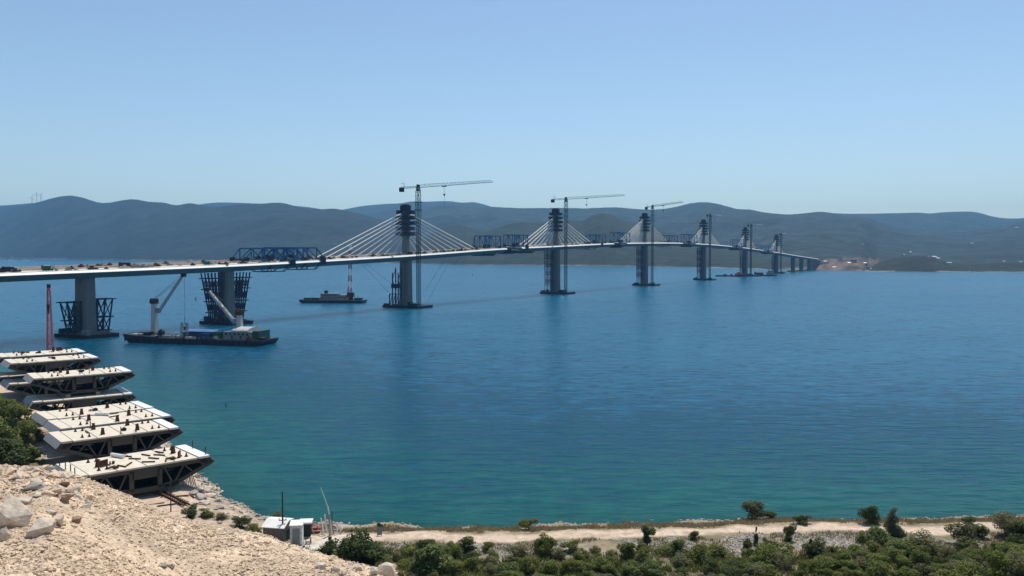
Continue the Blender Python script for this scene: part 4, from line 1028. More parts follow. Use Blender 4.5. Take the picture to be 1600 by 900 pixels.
grav_mat = mat("gravel", (.5, .4, .3), .95, var=.42, scale=7, bump=.09, attr="tint")
mound = tag(link("gravel_mound", grid_mesh("gravel_mound", P, grav_mat, K)), kind="structure")

def rock_mesh(name, m, seed, n=16, bevel=.06, sub=1, rough=.05):
    rd = random.Random(seed); bm = bmesh.new()
    for _ in range(n):
        v = Vector((rd.gauss(0, 1), rd.gauss(0, 1), rd.gauss(0, 1))).normalized() * rd.uniform(.8, 1.0)
        bm.verts.new(v * .5)
    bmesh.ops.convex_hull(bm, input=bm.verts[:])
    for v in [v for v in bm.verts if not v.link_faces]: bm.verts.remove(v)
    if bevel: bmesh.ops.bevel(bm, geom=bm.edges[:], offset=bevel * .5, segments=1, affect='EDGES', profile=.5)
    if sub:
        bmesh.ops.triangulate(bm, faces=bm.faces[:])
        bmesh.ops.subdivide_edges(bm, edges=bm.edges[:], cuts=sub, use_grid_fill=True)
        for v in bm.verts:
            f_ = N.fractal(v.co * 4 + Vector((seed, 0, 0)), 1, 2, 4); v.co += v.co.normalized() * f_ * rough
    bmesh.ops.recalc_face_normals(bm, faces=bm.faces[:])
    me = bpy.data.meshes.new(name); bm.to_mesh(me); bm.free(); me.materials.append(m); return me
def boulder(px, py, wpx, hpx, label, m='rock', seed=1, rz=0.0, tilt=.0, fn=mound_xy, sink=.3, name="boulder", dep=1.0):
    p = hit(px, py + hpx * .30, fn, 8, 60, .03); sc = F / p.y
    o = link(name, rock_mesh(name, M[m], seed, n=12, sub=2, rough=.04, bevel=.03))
    wx, hz = wpx / sc, hpx / sc
    o.scale = (wx * 1.12, wx * .95 * dep, hz * 1.15); o.rotation_euler = (tilt * .5, tilt, rz)
    o.location = (p.x, p.y + wx * .15, p.z + hz * .25)
    return tag(o, label, "boulder", "boulders on the gravel mound")
boulder(10, 806, 62, 62, "biggest boulder, pale and half cut by the left edge of the picture", 'rock', 3, .4, .1)
boulder(56, 827, 52, 34, "bright white angular boulder, lowest of the left group, shaded on its left face", 'rock', 8, .9, -.25)
boulder(50, 763, 32, 19, "flat grey boulder overhanging a dark hollow, highest in the group", 'rockgrey', 5, .3, -.25)
boulder(103, 778, 20, 24, "dark brown upright wedge-shaped boulder right of the reddish soil", 'rockbrown', 12, 1.3, .35)
boulder(33, 785, 34, 20, "round beige boulder sunk in the gravel above the biggest one", 'rock', 14, .2, .05)
boulder(93, 815, 28, 24, "blocky beige boulder right of the bright white one", 'rock', 17, 1.9, .1)
boulder(76, 819, 22, 20, "beige boulder touching the right side of the bright white one", 'rock', 21, .5, .1)
boulder(3, 838, 22, 30, "beige boulder at the bottom left edge below the biggest one", 'rock', 23, .8, .1)
boulder(96, 757, 24, 12, "low slab-like boulder near the corner of the nearest deck segment", 'rockbrown', 26, 2.8, .1)
boulder(79, 801, 20, 10, "low flat pinkish boulder under the reddish soil", 'rock', 29, .1, .05)
boulder(117, 812, 22, 14, "small reddish boulder at the right end of the group", 'rockbrown', 31, .4, .1)
boulder(57, 775, 18, 10, "small grey boulder in the hollow beneath the overhanging one", 'rockgrey', 33, .4, .1)
boulder(110, 768, 14, 9, "small brown boulder behind the wedge-shaped one", 'rockbrown', 35, .7, .1)
boulder(254, 883, 16, 8, "pale flat stone lying alone on the gravel near the bottom edge, left one of two", 'rockgrey', 36, .7, .1)
boulder(267, 885, 15, 9, "pale flat stone lying alone on the gravel near the bottom edge, right one of two", 'rockgrey', 37, 1.7, .1)
for i, (px, py, a, b_, lb) in enumerate(((605, 893, 34, 26, "largest white stone at the right end of the mound"), (583, 892, 20, 18, "white stone left of the largest one at the mound's right end"), (562, 889, 18, 14, "white stone third from the mound's right end"), (547, 887, 16, 12, "white stone fourth from the mound's right end"),
        (500, 886, 26, 14, "broad white stone on the mound's lower right rim"), (523, 890, 20, 16, "pinkish white stone between two paler ones on the mound's rim"), (616, 898, 14, 12, "outermost white stone touching the bottom edge right of the mound"), (535, 895, 18, 12, "white stone low on the rim by the bottom edge"))):
    boulder(px, py, a, b_, lb, 'rock', 40 + i, i * 1.1, .2)

# loose stones: the largest as objects, the rest as one heap
stone_meshes = [rock_mesh("gravel_stone", M['stone' if i % 3 else 'rock'], 60 + i, n=9, bevel=.0, sub=0) for i in range(9)]
rd = random.Random(77)
for i in range(290):
    px = rd.uniform(0, 640) if i < 190 else rd.uniform(0, 135); 
    k = (px - 800) / F; De = edgeD(k); D = De - abs(rd.gauss(0, 1)) * 3.2 if i < 190 else rd.uniform(De - 6, De - 1)
    D = min(max(D, 15), De); x, y = k * D, D
    s = rd.uniform(.16, .5) if i >= 190 else rd.uniform(.11, .2)
    o = link("gravel_stone", rd.choice(stone_meshes), mound); o.location = (x, y, mound_xy(x, y) + s * .12)
    o.scale = (s * rd.uniform(.8, 1.4), s * rd.uniform(.8, 1.3), s * rd.uniform(.5, .9)); o.rotation_euler = (rd.uniform(-.3, .3), rd.uniform(-.3, .3), rd.uniform(0, 6.3))
def scatter(name, m, pts, sizes, parent=None, flat=.7, seed=3):
    r = np.random.default_rng(seed)
    base = []
    for q in range(8):
        bm = bmesh.new(); rr = random.Random(seed * 100 + q)
        for _ in range(8): bm.verts.new(Vector((rr.gauss(0, 1), rr.gauss(0, 1), rr.gauss(0, 1))).normalized() * .5)
        bmesh.ops.convex_hull(bm, input=bm.verts[:]); bmesh.ops.recalc_face_normals(bm, faces=bm.faces[:])
        for v in [v for v in bm.verts if not v.link_faces]: bm.verts.remove(v)
        bm.verts.index_update(); base.append((np.array([v.co[:] for v in bm.verts]), [[v.index for v in f.verts] for f in bm.faces])); bm.free()
    V, Fc, n = [], [], 0
    for i, (p, s) in enumerate(zip(pts, sizes)):
        bv, bf = base[i % 8]; a = r.uniform(0, 6.28); ca, sa = math.cos(a), math.sin(a)
        q = bv * s * np.array([r.uniform(.8, 1.4), r.uniform(.8, 1.3), flat * r.uniform(.7, 1.2)])
        q = np.stack([q[:, 0] * ca - q[:, 1] * sa, q[:, 0] * sa + q[:, 1] * ca, q[:, 2]], 1) + np.array(p)
        V.append(q); Fc += [tuple(n + t for t in f) for f in bf]; n += len(bv)
    me = bpy.data.meshes.new(name); me.from_pydata(np.concatenate(V).tolist(), [], Fc); me.materials.append(m)
    return tag(link(name, me, parent), kind="stuff")
pts, szs = [], []
for i in range(52000):
    px = rd.uniform(-40, 660); k = (px - 800) / F; De = edgeD(k); D = De - rd.random() ** 1.25 * 15 + .5
    if D < 11: continue
    x, y = k * D, D
    if fnoise(x, y, .22, 3, 61) < -.12 and rd.random() < .78: continue
    s = .03 + .085 * rd.random() ** 2.8
    pts.append((x, y, mound_xy(x, y) + s * .1)); szs.append(s)
scatter("loose_gravel", M['stone'], pts, szs, mound, seed=5)

# scree and shore rocks (too many to count)
pts, szs = [], []
r_ = random.Random(5)
while len(pts) < 15000:
    x = r_.uniform(-34, 88); y = r_.uniform(118, 136)
    d = shore_d(x, y) + fnoise(x, y, .09, 4, 9) * 1.6
    if not (16 < d < 25.5): continue
    if fnoise(x, y, .12, 3, 71) < (-.2 if x < 40 else -.05): continue
    s = .12 + .33 * r_.random() ** 2; pts.append((x, y, ground(x, y) + s * .15)); szs.append(s)
scatter("scree_stones", M['scree'], pts, szs, None, seed=6)
pts, szs = [], []
while len(pts) < 3800:
    j = r_.randrange(3, len(SHORE) - 5); t = r_.random(); a, b_ = SHORE[j], SHORE[j + 1]
    off = r_.uniform(-5.5, 1.2) if a[0] < -38 else r_.uniform(-2.6, .5); x = lerp(a[0], b_[0], t) + r_.uniform(-1, 1); y = lerp(a[1], b_[1], t) + off
    s = .2 + (1.1 if a[0] < -38 else .55) * r_.random() ** 3; pts.append((x, y, ground(x, y) + s * .12)); szs.append(s)
scatter("shore_rocks", M['rockgrey'], pts, szs, None, seed=8)

# ------------------------------------------------------------------ vegetation
def leaf_mat(name, col, col2):
    m = bpy.data.materials.new(name); m.use_nodes = True; nt = m.node_tree; b = nt.nodes["Principled BSDF"]
    b.inputs["Roughness"].default_value = .6; b.inputs["Specular IOR Level"].default_value = .08
    g = nt.nodes.new("ShaderNodeNewGeometry"); tc = nt.nodes.new("ShaderNodeTexCoord")
    nz = nt.nodes.new("ShaderNodeTexNoise"); nz.inputs["Scale"].default_value = 1.3; nz.inputs["Detail"].default_value = 3
    nt.links.new(tc.outputs["Object"], nz.inputs["Vector"])
    ad = nt.nodes.new("ShaderNodeMath"); ad.operation = 'MULTIPLY_ADD'; ad.inputs[1].default_value = .5; 
    nt.links.new(g.outputs["Random Per Island"], ad.inputs[0])
    s = nt.nodes.new("ShaderNodeMath"); s.operation = 'MULTIPLY_ADD'; s.inputs[1].default_value = 1.6; s.inputs[2].default_value = -.55
    nt.links.new(nz.outputs[0], s.inputs[0]); nt.links.new(s.outputs[0], ad.inputs[2])
    mx = nt.nodes.new("ShaderNodeMix"); mx.data_type = 'RGBA'; mx.inputs["A"].default_value = (*col, 1); mx.inputs["B"].default_value = (*col2, 1)
    nt.links.new(ad.outputs[0], mx.inputs["Factor"]); nt.links.new(mx.outputs["Result"], b.inputs["Base Color"])
    tr = nt.nodes.new("ShaderNodeBsdfTranslucent"); nt.links.new(mx.outputs["Result"], tr.inputs["Color"])
    ms = nt.nodes.new("ShaderNodeMixShader"); ms.inputs[0].default_value = .38
    nt.links.new(b.outputs[0], ms.inputs[1]); nt.links.new(tr.outputs[0], ms.inputs[2]); nt.links.new(ms.outputs[0], nt.nodes["Material Output"].inputs[0])
    return m
LM = dict(oak=leaf_mat("dark_oak_leaves", (.045, .066, .020), (.125, .150, .05)),
          mid=leaf_mat("maquis_leaves", (.09, .125, .026), (.23, .245, .07)),
          bright=leaf_mat("fresh_leaves", (.09, .13, .035), (.22, .26, .10)),
          pine=leaf_mat("pine_needles", (.08, .105, .05), (.19, .20, .105)),
          olive=leaf_mat("grey_green_leaves", (.11, .118, .05), (.25, .24, .12)),
          yellow=leaf_mat("yellow_green_leaves", (.11, .11, .03), (.20, .18, .06)),
          dry=leaf_mat("dry_grass", (.20, .165, .09), (.36, .30, .18)),
          straw=leaf_mat("straw_grass", (.15, .12, .06), (.32, .27, .15)))
def crown_mesh(m, seed, nleaf=1500, leaf=.17, lobes=9, up=1.0, shape='round', needle=False):
    """leaf faces spread through a crown of unit radius standing on z=0 (height ~2)"""
    r = np.random.default_rng(seed); V = []; 
    cs, rs = [], []
    for i in range(lobes):
        a = r.uniform(0, 6.28)
        if shape == 'round': h = r.uniform(.25, 1.35); d = r.uniform(.1, .62) * math.sqrt(max(.1, 1 - ((h - .7) / 1.1) ** 2)); q = r.uniform(.26, .48)
        elif shape == 'cone': h = r.uniform(.15, 1.75); d = (1.9 - h) / 1.9 * r.uniform(.2, .7); q = .16 + .26 * (1.9 - h) / 1.9
        elif shape == 'low': h = r.uniform(.15, .55); d = r.uniform(.1, .75); q = r.uniform(.22, .42)
        cs.append((d * math.cos(a), d * math.sin(a), h)); rs.append(q)
    cs = np.array(cs); rs = np.array(rs)
    pr = rs ** 2 / (rs ** 2).sum(); li = r.choice(lobes, nleaf, p=pr)
    dirs = r.normal(size=(nleaf, 3)); dirs /= np.linalg.norm(dirs, axis=1)[:, None]
    rad = r.uniform(.45, 1.12, nleaf) ** .6
    p = cs[li] + dirs * (rs[li] * rad)[:, None] * np.array([1, 1, .85]); p[:, 2] = np.abs(p[:, 2])
    n = dirs + r.normal(size=(nleaf, 3)) * .6 + np.array([0, 0, .5]); n /= np.linalg.norm(n, axis=1)[:, None]
    t = np.cross(n, r.normal(size=(nleaf, 3))); t /= np.linalg.norm(t, axis=1)[:, None]; b = np.cross(n, t)
    s = (leaf * r.uniform(.5, 1.2, nleaf))[:, None]; wd = .28 if needle else .62
    quad = np.stack([p - t * s * .5, p + b * s * wd * .5, p + t * s * .5, p - b * s * wd * .5], 1).reshape(-1, 3)
    F4 = np.arange(nleaf * 4).reshape(-1, 4)
    me = bpy.data.meshes.new("crown"); me.from_pydata(quad.tolist(), [], F4.tolist()); me.materials.append(m); return me
def trunk_mesh(seed, h=.8):
    rd = random.Random(seed); m = MB()
    top = Vector((rd.uniform(-.06, .06), rd.uniform(-.06, .06), h * .55)); m.tube((0, 0, -.15), top, .075, .05, n=6)
    for i in range(5):
        a = i * 1.26 + rd.uniform(-.4, .4); e_ = top + Vector((math.cos(a) * .38, math.sin(a) * .38, rd.uniform(.25, .75)))
        m.tube(top, e_, .04, .012, n=4); m.tube(top.lerp(e_, .5), top.lerp(e_, .5) + Vector((math.cos(a + .8) * .25, math.sin(a + .8) * .25, .3)), .02, .008, n=4)
    return m.mesh("trunk", M['bark'])
CR = {}
for k_, (m_, shape, n_, lf, lb_, nd) in dict(oak=('oak', 'round', 2600, .15, 12, False), oak2=('oak', 'round', 2600, .15, 9, False), mid=('mid', 'round', 2400, .14, 11, False), mid2=('mid', 'round', 2400, .14, 8, False), low=('mid', 'low', 1900, .15, 9, False),
        bright=('bright', 'round', 2600, .16, 12, False), pine=('pine', 'cone', 3400, .19, 16, True), pineround=('pine', 'round', 3400, .18, 12, True), olive=('olive', 'round', 2200, .13, 11, False), olivelow=('olive', 'low', 1700, .14, 9, False),
        yellow=('yellow', 'round', 1700, .14, 7, False), dry=('dry', 'low', 1500, .16, 8, True), cone=('oak', 'cone', 2600, .15, 13, False)).items():
    CR[k_] = [crown_mesh(LM[m_], hash(k_) % 1000 if False else sum(map(ord, k_)) * 7 + i, n_, lf, lb_, shape=shape, needle=nd) for i in range(3)]
TR = [trunk_mesh(i) for i in range(3)]
_vi = [0]
def shrub(x, y, wd, hg, kind, label, name="shrub", cat="shrub", group=None, z=None, rz=None, stalk=0.0):
    _vi[0] += 1; i = _vi[0]
    z = ground(x, y) if z is None else z
    t = thing(name, label, cat, (x, y, z - .05), (i * 2.4) % 6.28 if rz is None else rz, group)
    c = link("crown", CR[kind][i % 3], t); c.rotation_euler = (.18 * math.sin(i * 1.7), .18 * math.sin(i * 2.9), 0); hh = 1.0 if kind in ('low', 'olivelow', 'dry') else 1.9
    c.scale = (wd / 1.9 * (1 + .18 * math.sin(i * 3.1)), wd / 1.9 * (1 - .15 * math.sin(i * 5.3)), (hg - stalk) / hh); c.location.z = stalk
    if kind not in ('dry', 'low', 'olivelow'):
        tr = link("trunk", TR[i % 3], t); k = max(.5, wd / 2.2); tr.scale = (k, k, hg / 1.6)
    return t
def shrub_px(px, pyb, wpx, hpx, kind, label, name="shrub", cat="shrub", stalk=0.0, group=None):
    p = hit(px, pyb, ground, 60, 260, .25); sc = F / p.y
    return shrub(p.x, p.y, wpx / sc * 1.05, hpx / sc * 1.05, kind, label, name, cat, stalk=stalk / sc, group=group)
A = shrub_px
A(1011, 856, 26, 38, 'oak', "small dark tree on a short trunk standing alone below the middle of the gravel road", "small_tree", "tree", stalk=5)
A(1174, 812, 42, 36, 'pineround', "round grey-green pine at the water's edge, widest of the shore trees", "pine_tree", "tree")
A(1204, 812, 26, 16, 'oak', "low dark shrub touching the right foot of the round shore pine", )
A(1253, 818, 34, 18, 'oak2', "low dark shrub on the shore between the round pine and the dark shore tree")
A(1357, 817, 36, 38, 'oak', "dark dense shore tree left of the feathery pale pine", "small_tree", "tree")
A(1395, 838, 46, 50, 'pine', "feathery pale grey-green pine right of the dark shore tree", "pine_tree", "tree")
A(1372, 850, 40, 32, 'bright', "fresh green bush at the left foot of the feathery pine")
A(1347, 848, 26, 22, 'mid', "mid green bush left of the fresh green one below the dark shore tree")
A(1085, 843, 20, 16, 'oak', "small dark shrub on the lower edge of the road, right of the lone small tree")
A(1180, 853, 14, 30, 'cone', "slim dark shrub standing upright on the stony strip")
A(1168, 858, 22, 20, 'oak', "round dark shrub left of the slim upright one")
A(1234, 846, 28, 30, 'oak', "loose dark shrub leaning over the stony strip below the road")
A(1203, 864, 24, 30, 'oak2', "dark shrub on the stony strip below the loose leaning one")
A(1270, 868, 22, 26, 'cone', "narrow dark shrub at the lower edge of the stony strip")
A(826, 828, 34, 22, 'yellow', "yellow-green shrub on the shore strip left of centre")
A(850, 868, 46, 40, 'mid', "rounded mid green bush at the stony strip left of centre")
A(928, 862, 18, 12, 'yellow', "small yellow-green shrub among the pale stones")
A(548, 888, 84, 64, 'oak', "largest dark oak bush, right of the white hut")
A(580, 884, 62, 50, 'oak2', "dark oak bush merging with the right side of the largest one")
A(516, 880, 40, 40, 'oak2', "dark oak bush in front of the paved patch by the hut")
A(672, 895, 70, 62, 'bright', "fresh pale green leafy bush right of the oak bushes")
A(668, 868, 38, 30, 'oak', "dark top of the bush behind the fresh pale green one")
A(700, 878, 34, 30, 'mid', "mid green bush right of the fresh pale green one")
A(594, 830, 14, 16, 'oak', "small dark shrub behind the grey board by the road")
A(1512, 822, 24, 18, 'oak', "small dark shrub at the right end of the road")
A(1570, 836, 50, 42, 'olive', "grey-green tree rising at the right edge above the scrub", "small_tree", "tree")
A(1592, 850, 46, 44, 'oak', "dark tree at the right edge of the picture", "small_tree", "tree")
A(1500, 850, 60, 40, 'olive', "wide grey-green bush behind the scrub on the right")
A(1530, 842, 36, 26, 'bright', "light green bush below the small dark shrub at the road's right end")
A(1440, 866, 66, 42, 'olive', "wide grey-green bush right of the feathery pine's foot")
A(1410, 870, 60, 36, 'mid', "dark green bush under the feathery pine")
A(1345, 872, 40, 24, 'mid', "dark green bush below the mid green one")
A(1216, 876, 58, 28, 'low', "wide low bush at the lower left of the dry brown patch")
A(300, 808, 34, 20, 'oak', "dark shrub at the end of the quay behind the mound")
A(322, 808, 28, 18, 'mid', "green shrub at the quay end, right neighbour of the dark one")
A(374, 824, 40, 20, 'oak', "dark shrub on the shore between quay and white hut")
A(346, 812, 26, 13, "olive", "grey-green shrub between two dark ones on the shore left of the shed")
A(404, 834, 22, 12, "yellow", "small yellow-green shrub at the left corner of the shed")
A(394, 830, 26, 14, 'mid', "low green shrub left of the white-roofed shed")
A(432, 816, 26, 18, 'yellow', "yellow-green shrub behind the white-roofed shed")
for i, (px, py, wp, hp, kd) in enumerate(((8, 660, 46, 44, 'mid'), (28, 668, 50, 44, 'mid2'), (5, 700, 60, 52, 'mid'), (40, 695, 46, 40, 'mid2'), (20, 728, 60, 46, 'oak'), (52, 722, 40, 34, 'mid'), (-14, 735, 60, 60, 'oak2'), (60, 690, 22, 26, 'mid'), (-10, 640, 40, 34, 'mid2'), (12, 645, 26, 24, 'mid'), (-20, 690, 60, 60, 'mid'))):
    A(px, py, wp * 1.15, hp * 1.05, kd, ("upper left", "upper right", "middle left", "middle right", "lower middle", "lower right", "lowest left", "slim rightmost", "uppermost", "small upper", "leftmost")[i] + " bush of the green thicket at the left edge beside the stored segments", group="bushes in the thicket at the left edge")
# belt of scrub along the bottom
cand = []
r2 = random.Random(12)
for _ in range(9000):
    x = r2.uniform(-34, 100); y = r2.uniform(70, 136)
    d = shore_d(x, y); g = ground(x, y)
    py = 396 + (H - g) / y * F; px = 800 + x / y * F
    if py > 935 or px > 1680 or px < 470: continue
    dens = interp([(500, 862), (900, 866), (1230, 868), (1260, 880), (1330, 866), (1400, 850), (1500, 836), (1600, 822), (1700, 816)], px)
    if py < dens: continue
    if px > 1215 and px < 1345 and py < 888 and r2.random() < .85: continue
    if all((x - a) ** 2 + (y - b_) ** 2 > (3.0 if px > 1330 else 5.6) for a, b_, _, _ in cand): cand.append((x, y, px, py))
cand.sort(key=lambda q: -q[3]); 
cand = cand[:300] if len(cand) > 300 else cand
for (x, y, px, py) in cand:
    v = fnoise(x, y, .07, 3, 91) + r2.uniform(-.35, .35)
    kd = 'oak' if v < -.32 else 'olive' if v < -.12 else 'mid' if v < .12 else 'mid2' if v < .28 else 'low' if v < .42 else 'olivelow' if v < .55 else 'bright' if v < .62 else 'cone'
    wd = r2.uniform(1.8, 4.3); hg = wd * r2.uniform(.5, .95)
    if kd in ('low', 'olivelow'): hg *= .7
    if px < 1250: hg *= .85
    col_ = {'oak': 'dark', 'cone': 'dark upright', 'olive': 'grey-green', 'olivelow': 'low grey-green', 'mid': 'mid green', 'mid2': 'mid green', 'low': 'low mid green', 'bright': 'pale green'}[kd]
    lm = next(t for lim, t in ((515, "by the white hut"), (600, "below the largest oak bush"), (650, "left of the fresh green bush"), (720, "below the fresh green bush"), (790, "below the stony strip's left end"), (835, "left of the rounded green bush"), (885, "below the rounded green bush"), (960, "below the tiny yellow-green shrub"), (1045, "below the lone small tree"), (1110, "below the road's small dark shrub"),
        (1165, "left of the slim upright shrub"), (1215, "below the slim upright shrub"), (1270, "left of the dry brown patch"), (1320, "below the dry brown patch"), (1365, "below the dark shore tree"), (1420, "below the feathery pine"), (1470, "right of the feathery pine"), (1530, "below the road's right end"), (1575, "near the right edge"), (9999, "touching the right edge")) if px < lim)
    row = "bottom" if py > 893 else "middle" if py > 870 else "upper" 
    sd_ = "in the tall scrub at the lower right" if px > 1330 else "in the scrub belt along the bottom, right of centre" if px > 1000 else "in the scrub belt along the bottom, left of centre"
    big = "broad" if wd > 3.3 else "small" if wd < 2.6 else "medium"
    shrub(x, y, wd, hg, kd, f"{big} {col_} shrub, {row} row of scrub, {lm}", group="shrubs in the scrub belt along the bottom")
# low dry growth, one sheet of blades and leaves each
def tufts(name, m, test, n, bx, size, hgt, seed):
    r = random.Random(seed); V, Fc = [], []
    tries = 0
    while len(Fc) < n and tries < n * 40:
        tries += 1
        x = r.uniform(bx[0], bx[1]); y = r.uniform(bx[2], bx[3])
        if not test(x, y, r): continue
        g = ground(x, y)
        for _ in range(5):
            if len(Fc) >= n: break
            a = r.uniform(0, 6.28); w_ = size * r.uniform(.5, 1.2); h = hgt * r.uniform(.4, 1.2); px_, py_ = x + r.gauss(0, .22), y + r.gauss(0, .22)
            lx, ly = r.gauss(0, .3) * h, r.gauss(0, .3) * h; k = len(V)
            V += [(px_ - math.cos(a) * w_, py_ - math.sin(a) * w_, g - .05), (px_ + math.cos(a) * w_, py_ + math.sin(a) * w_, g - .05), (px_ + lx + math.cos(a) * w_ * .4, py_ + ly, g + h)]
            Fc.append((k, k + 1, k + 2))
    me = bpy.data.meshes.new(name); me.from_pydata(V, [], Fc); me.materials.append(m)
    return tag(link(name, me), kind="stuff")
SDT = lambda x, y: shore_d(x, y) + fnoise(x, y, .09, 4, 9) * 1.6
tufts("dry_grass", LM['dry'], lambda x, y, r: 3.4 < SDT(x, y) < 10.4 and fnoise(x, y, .3, 3, 14) > -.35, 30000, (-34, 95, 128, 147), .09, .42, 21)
tufts("straw_grass", LM['straw'], lambda x, y, r: 15.6 < SDT(x, y) < 27 and fnoise(x, y, .16, 3, 24) > .02, 16000, (-30, 95, 112, 136), .07, .45, 22)
tufts("scrub_undergrowth", LM['straw'], lambda x, y, r: SDT(x, y) > 23 and fnoise(x, y, .2, 3, 34) > -.2, 26000, (-34, 95, 90, 128), .13, .55, 23)
tufts("green_undergrowth", LM['mid'], lambda x, y, r: SDT(x, y) > 23.5 and fnoise(x, y, .17, 3, 54) > -.22, 42000, (-34, 98, 90, 128), .15, .75, 24)
tufts("thicket_undergrowth", LM['mid'], lambda x, y, r: shore_d(x, y) > 30, 9000, (-135, -66, 120, 215), .16, .7, 25)

# ------------------------------------------------------------------ hut, shed and odds and ends by the shore road
def at_ground(px, py): return hit(px, py, ground, 60, 260, .2)
p = at_ground(464, 850); hut = thing("site_hut", "narrow white hut like a portable toilet beside the white-roofed shed", "hut", tuple(p), .12); hut.scale = (.86, .86, .9)
s_ = F / p.y
MB().box(-1.0, 1.0, -1.0, 1.0, .12, 3.35).build("wall", M['white'], hut)
MB().prism([(-1.14, 3.33), (-1.14, 3.45), (1.14, 3.72), (1.14, 3.36)], -1.13, 1.13).build("roof", M['white'], hut)
MB().box(-1.1, 1.1, -1.1, 1.1, 0, .14).build("base", M['conc'], hut)
dm = MB().box(-.62, .62, -1.05, -1.0, .25, 2.9).build("door", M['segwhite'], hut); MB().box(.42, .5, -1.1, -1.05, 1.4, 1.6).build("handle", M['dark'], dm)
for z_ in (1.1, 2.0): MB().box(-1.02, 1.02, -1.02, -.99, z_, z_ + .05).build("seam", M['cabin'], hut)
p = at_ground(430, 846); shed = thing("stone_shed", "low stone shed under a bright white sheet roof, left of the white hut", "shed", (p.x + .1, p.y + 1.0, p.z), -.20)
MB().box(-1.65, 1.65, -1.4, 1.4, -.8, 2.25).build("wall", M['stonewall'], shed)
MB().prism([(-1.6, 2.15), (-1.6, 2.25), (.2, 3.0), (1.7, 2.8), (1.7, 2.7), (.2, 2.9)], -1.85, 1.85).build("roof", M['white'], shed)
MB().box(1.65, 1.71, -.5, .5, -.3, 1.6).build("door", M['dark'], shed)
p = at_ground(478, 836); b2 = thing("site_cabin", "dark little cabin with a pale flat roof just behind the white hut", "cabin", tuple(p), .1)
MB().box(-.8, .8, -.8, .8, 0, 2.0).build("wall", M['dark'], b2); MB().box(-1.0, 1.0, -1.0, 1.0, 2.0, 2.25).build("roof", M['white'], b2)
def util_pole(px, pyb, pyt, label, arm=True, r=.13):
    p = at_ground(px, pyb); h = (pyb - pyt) * p.y / F; t = thing("utility_pole", label, "pole", tuple(p), .2)
    MB().tube((0, 0, -.3), (0, 0, h), r * 1.15, r * .8, n=8).build("post", M['pole'], t)
    if arm:
        MB().box(-.55, .55, -.06, .06, h * .42, h * .42 + .12).build("crossarm", M['pole'], t)
        for x in (-.5, .5): MB().tube((x, 0, h * .42 + .12), (x, 0, h * .42 + .42), .09, .05, n=6).build("insulator", M['white'], t)
util_pole(442, 846, 766, "tall dark timber pole with two small white insulators in front of the stone shed")
util_pole(267, 800, 747, "thin brown pole in front of the nearest stored segment", arm=False, r=.09)
util_pole(519, 822, 798, "short thin dark pole right of the white timber frames", arm=False, r=.08)
p = at_ground(517, 836); wk = thing("leaning_timbers", "leaning weathered white timbers like a broken boat frame, with a long pole sticking up", "timbers", tuple(p), 0)
MB().tube((.2, 0, 0), (-.4, 0, 4.4), .13, .1, n=6).build("upright", M['white'], wk)
MB().tube((-.4, 0, 4.3), (-1.55, .3, 7.3), .07, .05, n=6).build("long_pole", M['white'], wk)
MB().tube((-.1, -.3, 0), (-.15, -.3, 3.4), .17, .15, n=6).build("upright", M['wood'], wk)
for i, (a, b_, h) in enumerate(((.5, .0, 2.2), (.9, .9, 1.7), (-1.2, -1.6, 2.5), (-2.0, -2.4, 2.0), (1.2, 1.7, 1.0), (-.7, -1.0, 3.1), (-2.7, -3.3, 1.6), (-3.4, -3.6, 1.9))):
    MB().tube((a, .2 * i % 1, 0.6 if i % 2 else .1), (b_, .4, h), .12, .1, n=5).build("stake", M['white' if i % 3 else 'wood'], wk)
MB().tube((-3.4, .2, .5), (1.5, .2, .9), .07, n=5).tube((-3.0, .1, 1.1), (-1.2, .2, 2.0), .06, n=5).build("rail", M['white'], wk)
p = at_ground(494, 832); rb = thing("red_crate", "dark red crate beside the white timber frames", "crate", tuple(p), .15)
MB().box(-.6, .6, -.4, .4, 0, .8).build("body", M['red'], rb); MB().box(-.64, .64, -.44, .44, .8, .86).build("lid", M['red'], rb)
p = at_ground(593, 838); bd = thing("notice_board", "leaning pale grey board with a dark rim by the road's left end", "board", tuple(p), .1)
MB().taper(0, 0, .2, 1.35, .75, .05, .75, .05, oy=.25).build("panel", M['cabin'], bd); MB().bar((-.33, .03, -.1), (-.33, .1, .35), .07).bar((.33, .03, -.1), (.33, .1, .35), .07).build("leg", M['dark'], bd)
p = at_ground(482, 850); ch = thing("metal_frame_chair", "small dark framed box on the paved patch right of the white hut", "frame", tuple(p), .1)
m = MB()
for x in (-.35, .35):
    for y in (-.3, .3): m.bar((x, y, 0), (x, y, .9), .07)
for z in (.35, .88): m.bar((-.35, -.3, z), (.35, -.3, z), .07).bar((-.35, .3, z), (.35, .3, z), .07).bar((-.35, -.3, z), (-.35, .3, z), .07).bar((.35, -.3, z), (.35, .3, z), .07)
m.build("frame", M['dark'], ch); MB().box(-.3, .3, -.28, .28, .4, .62).build("panel", M['white'], ch)
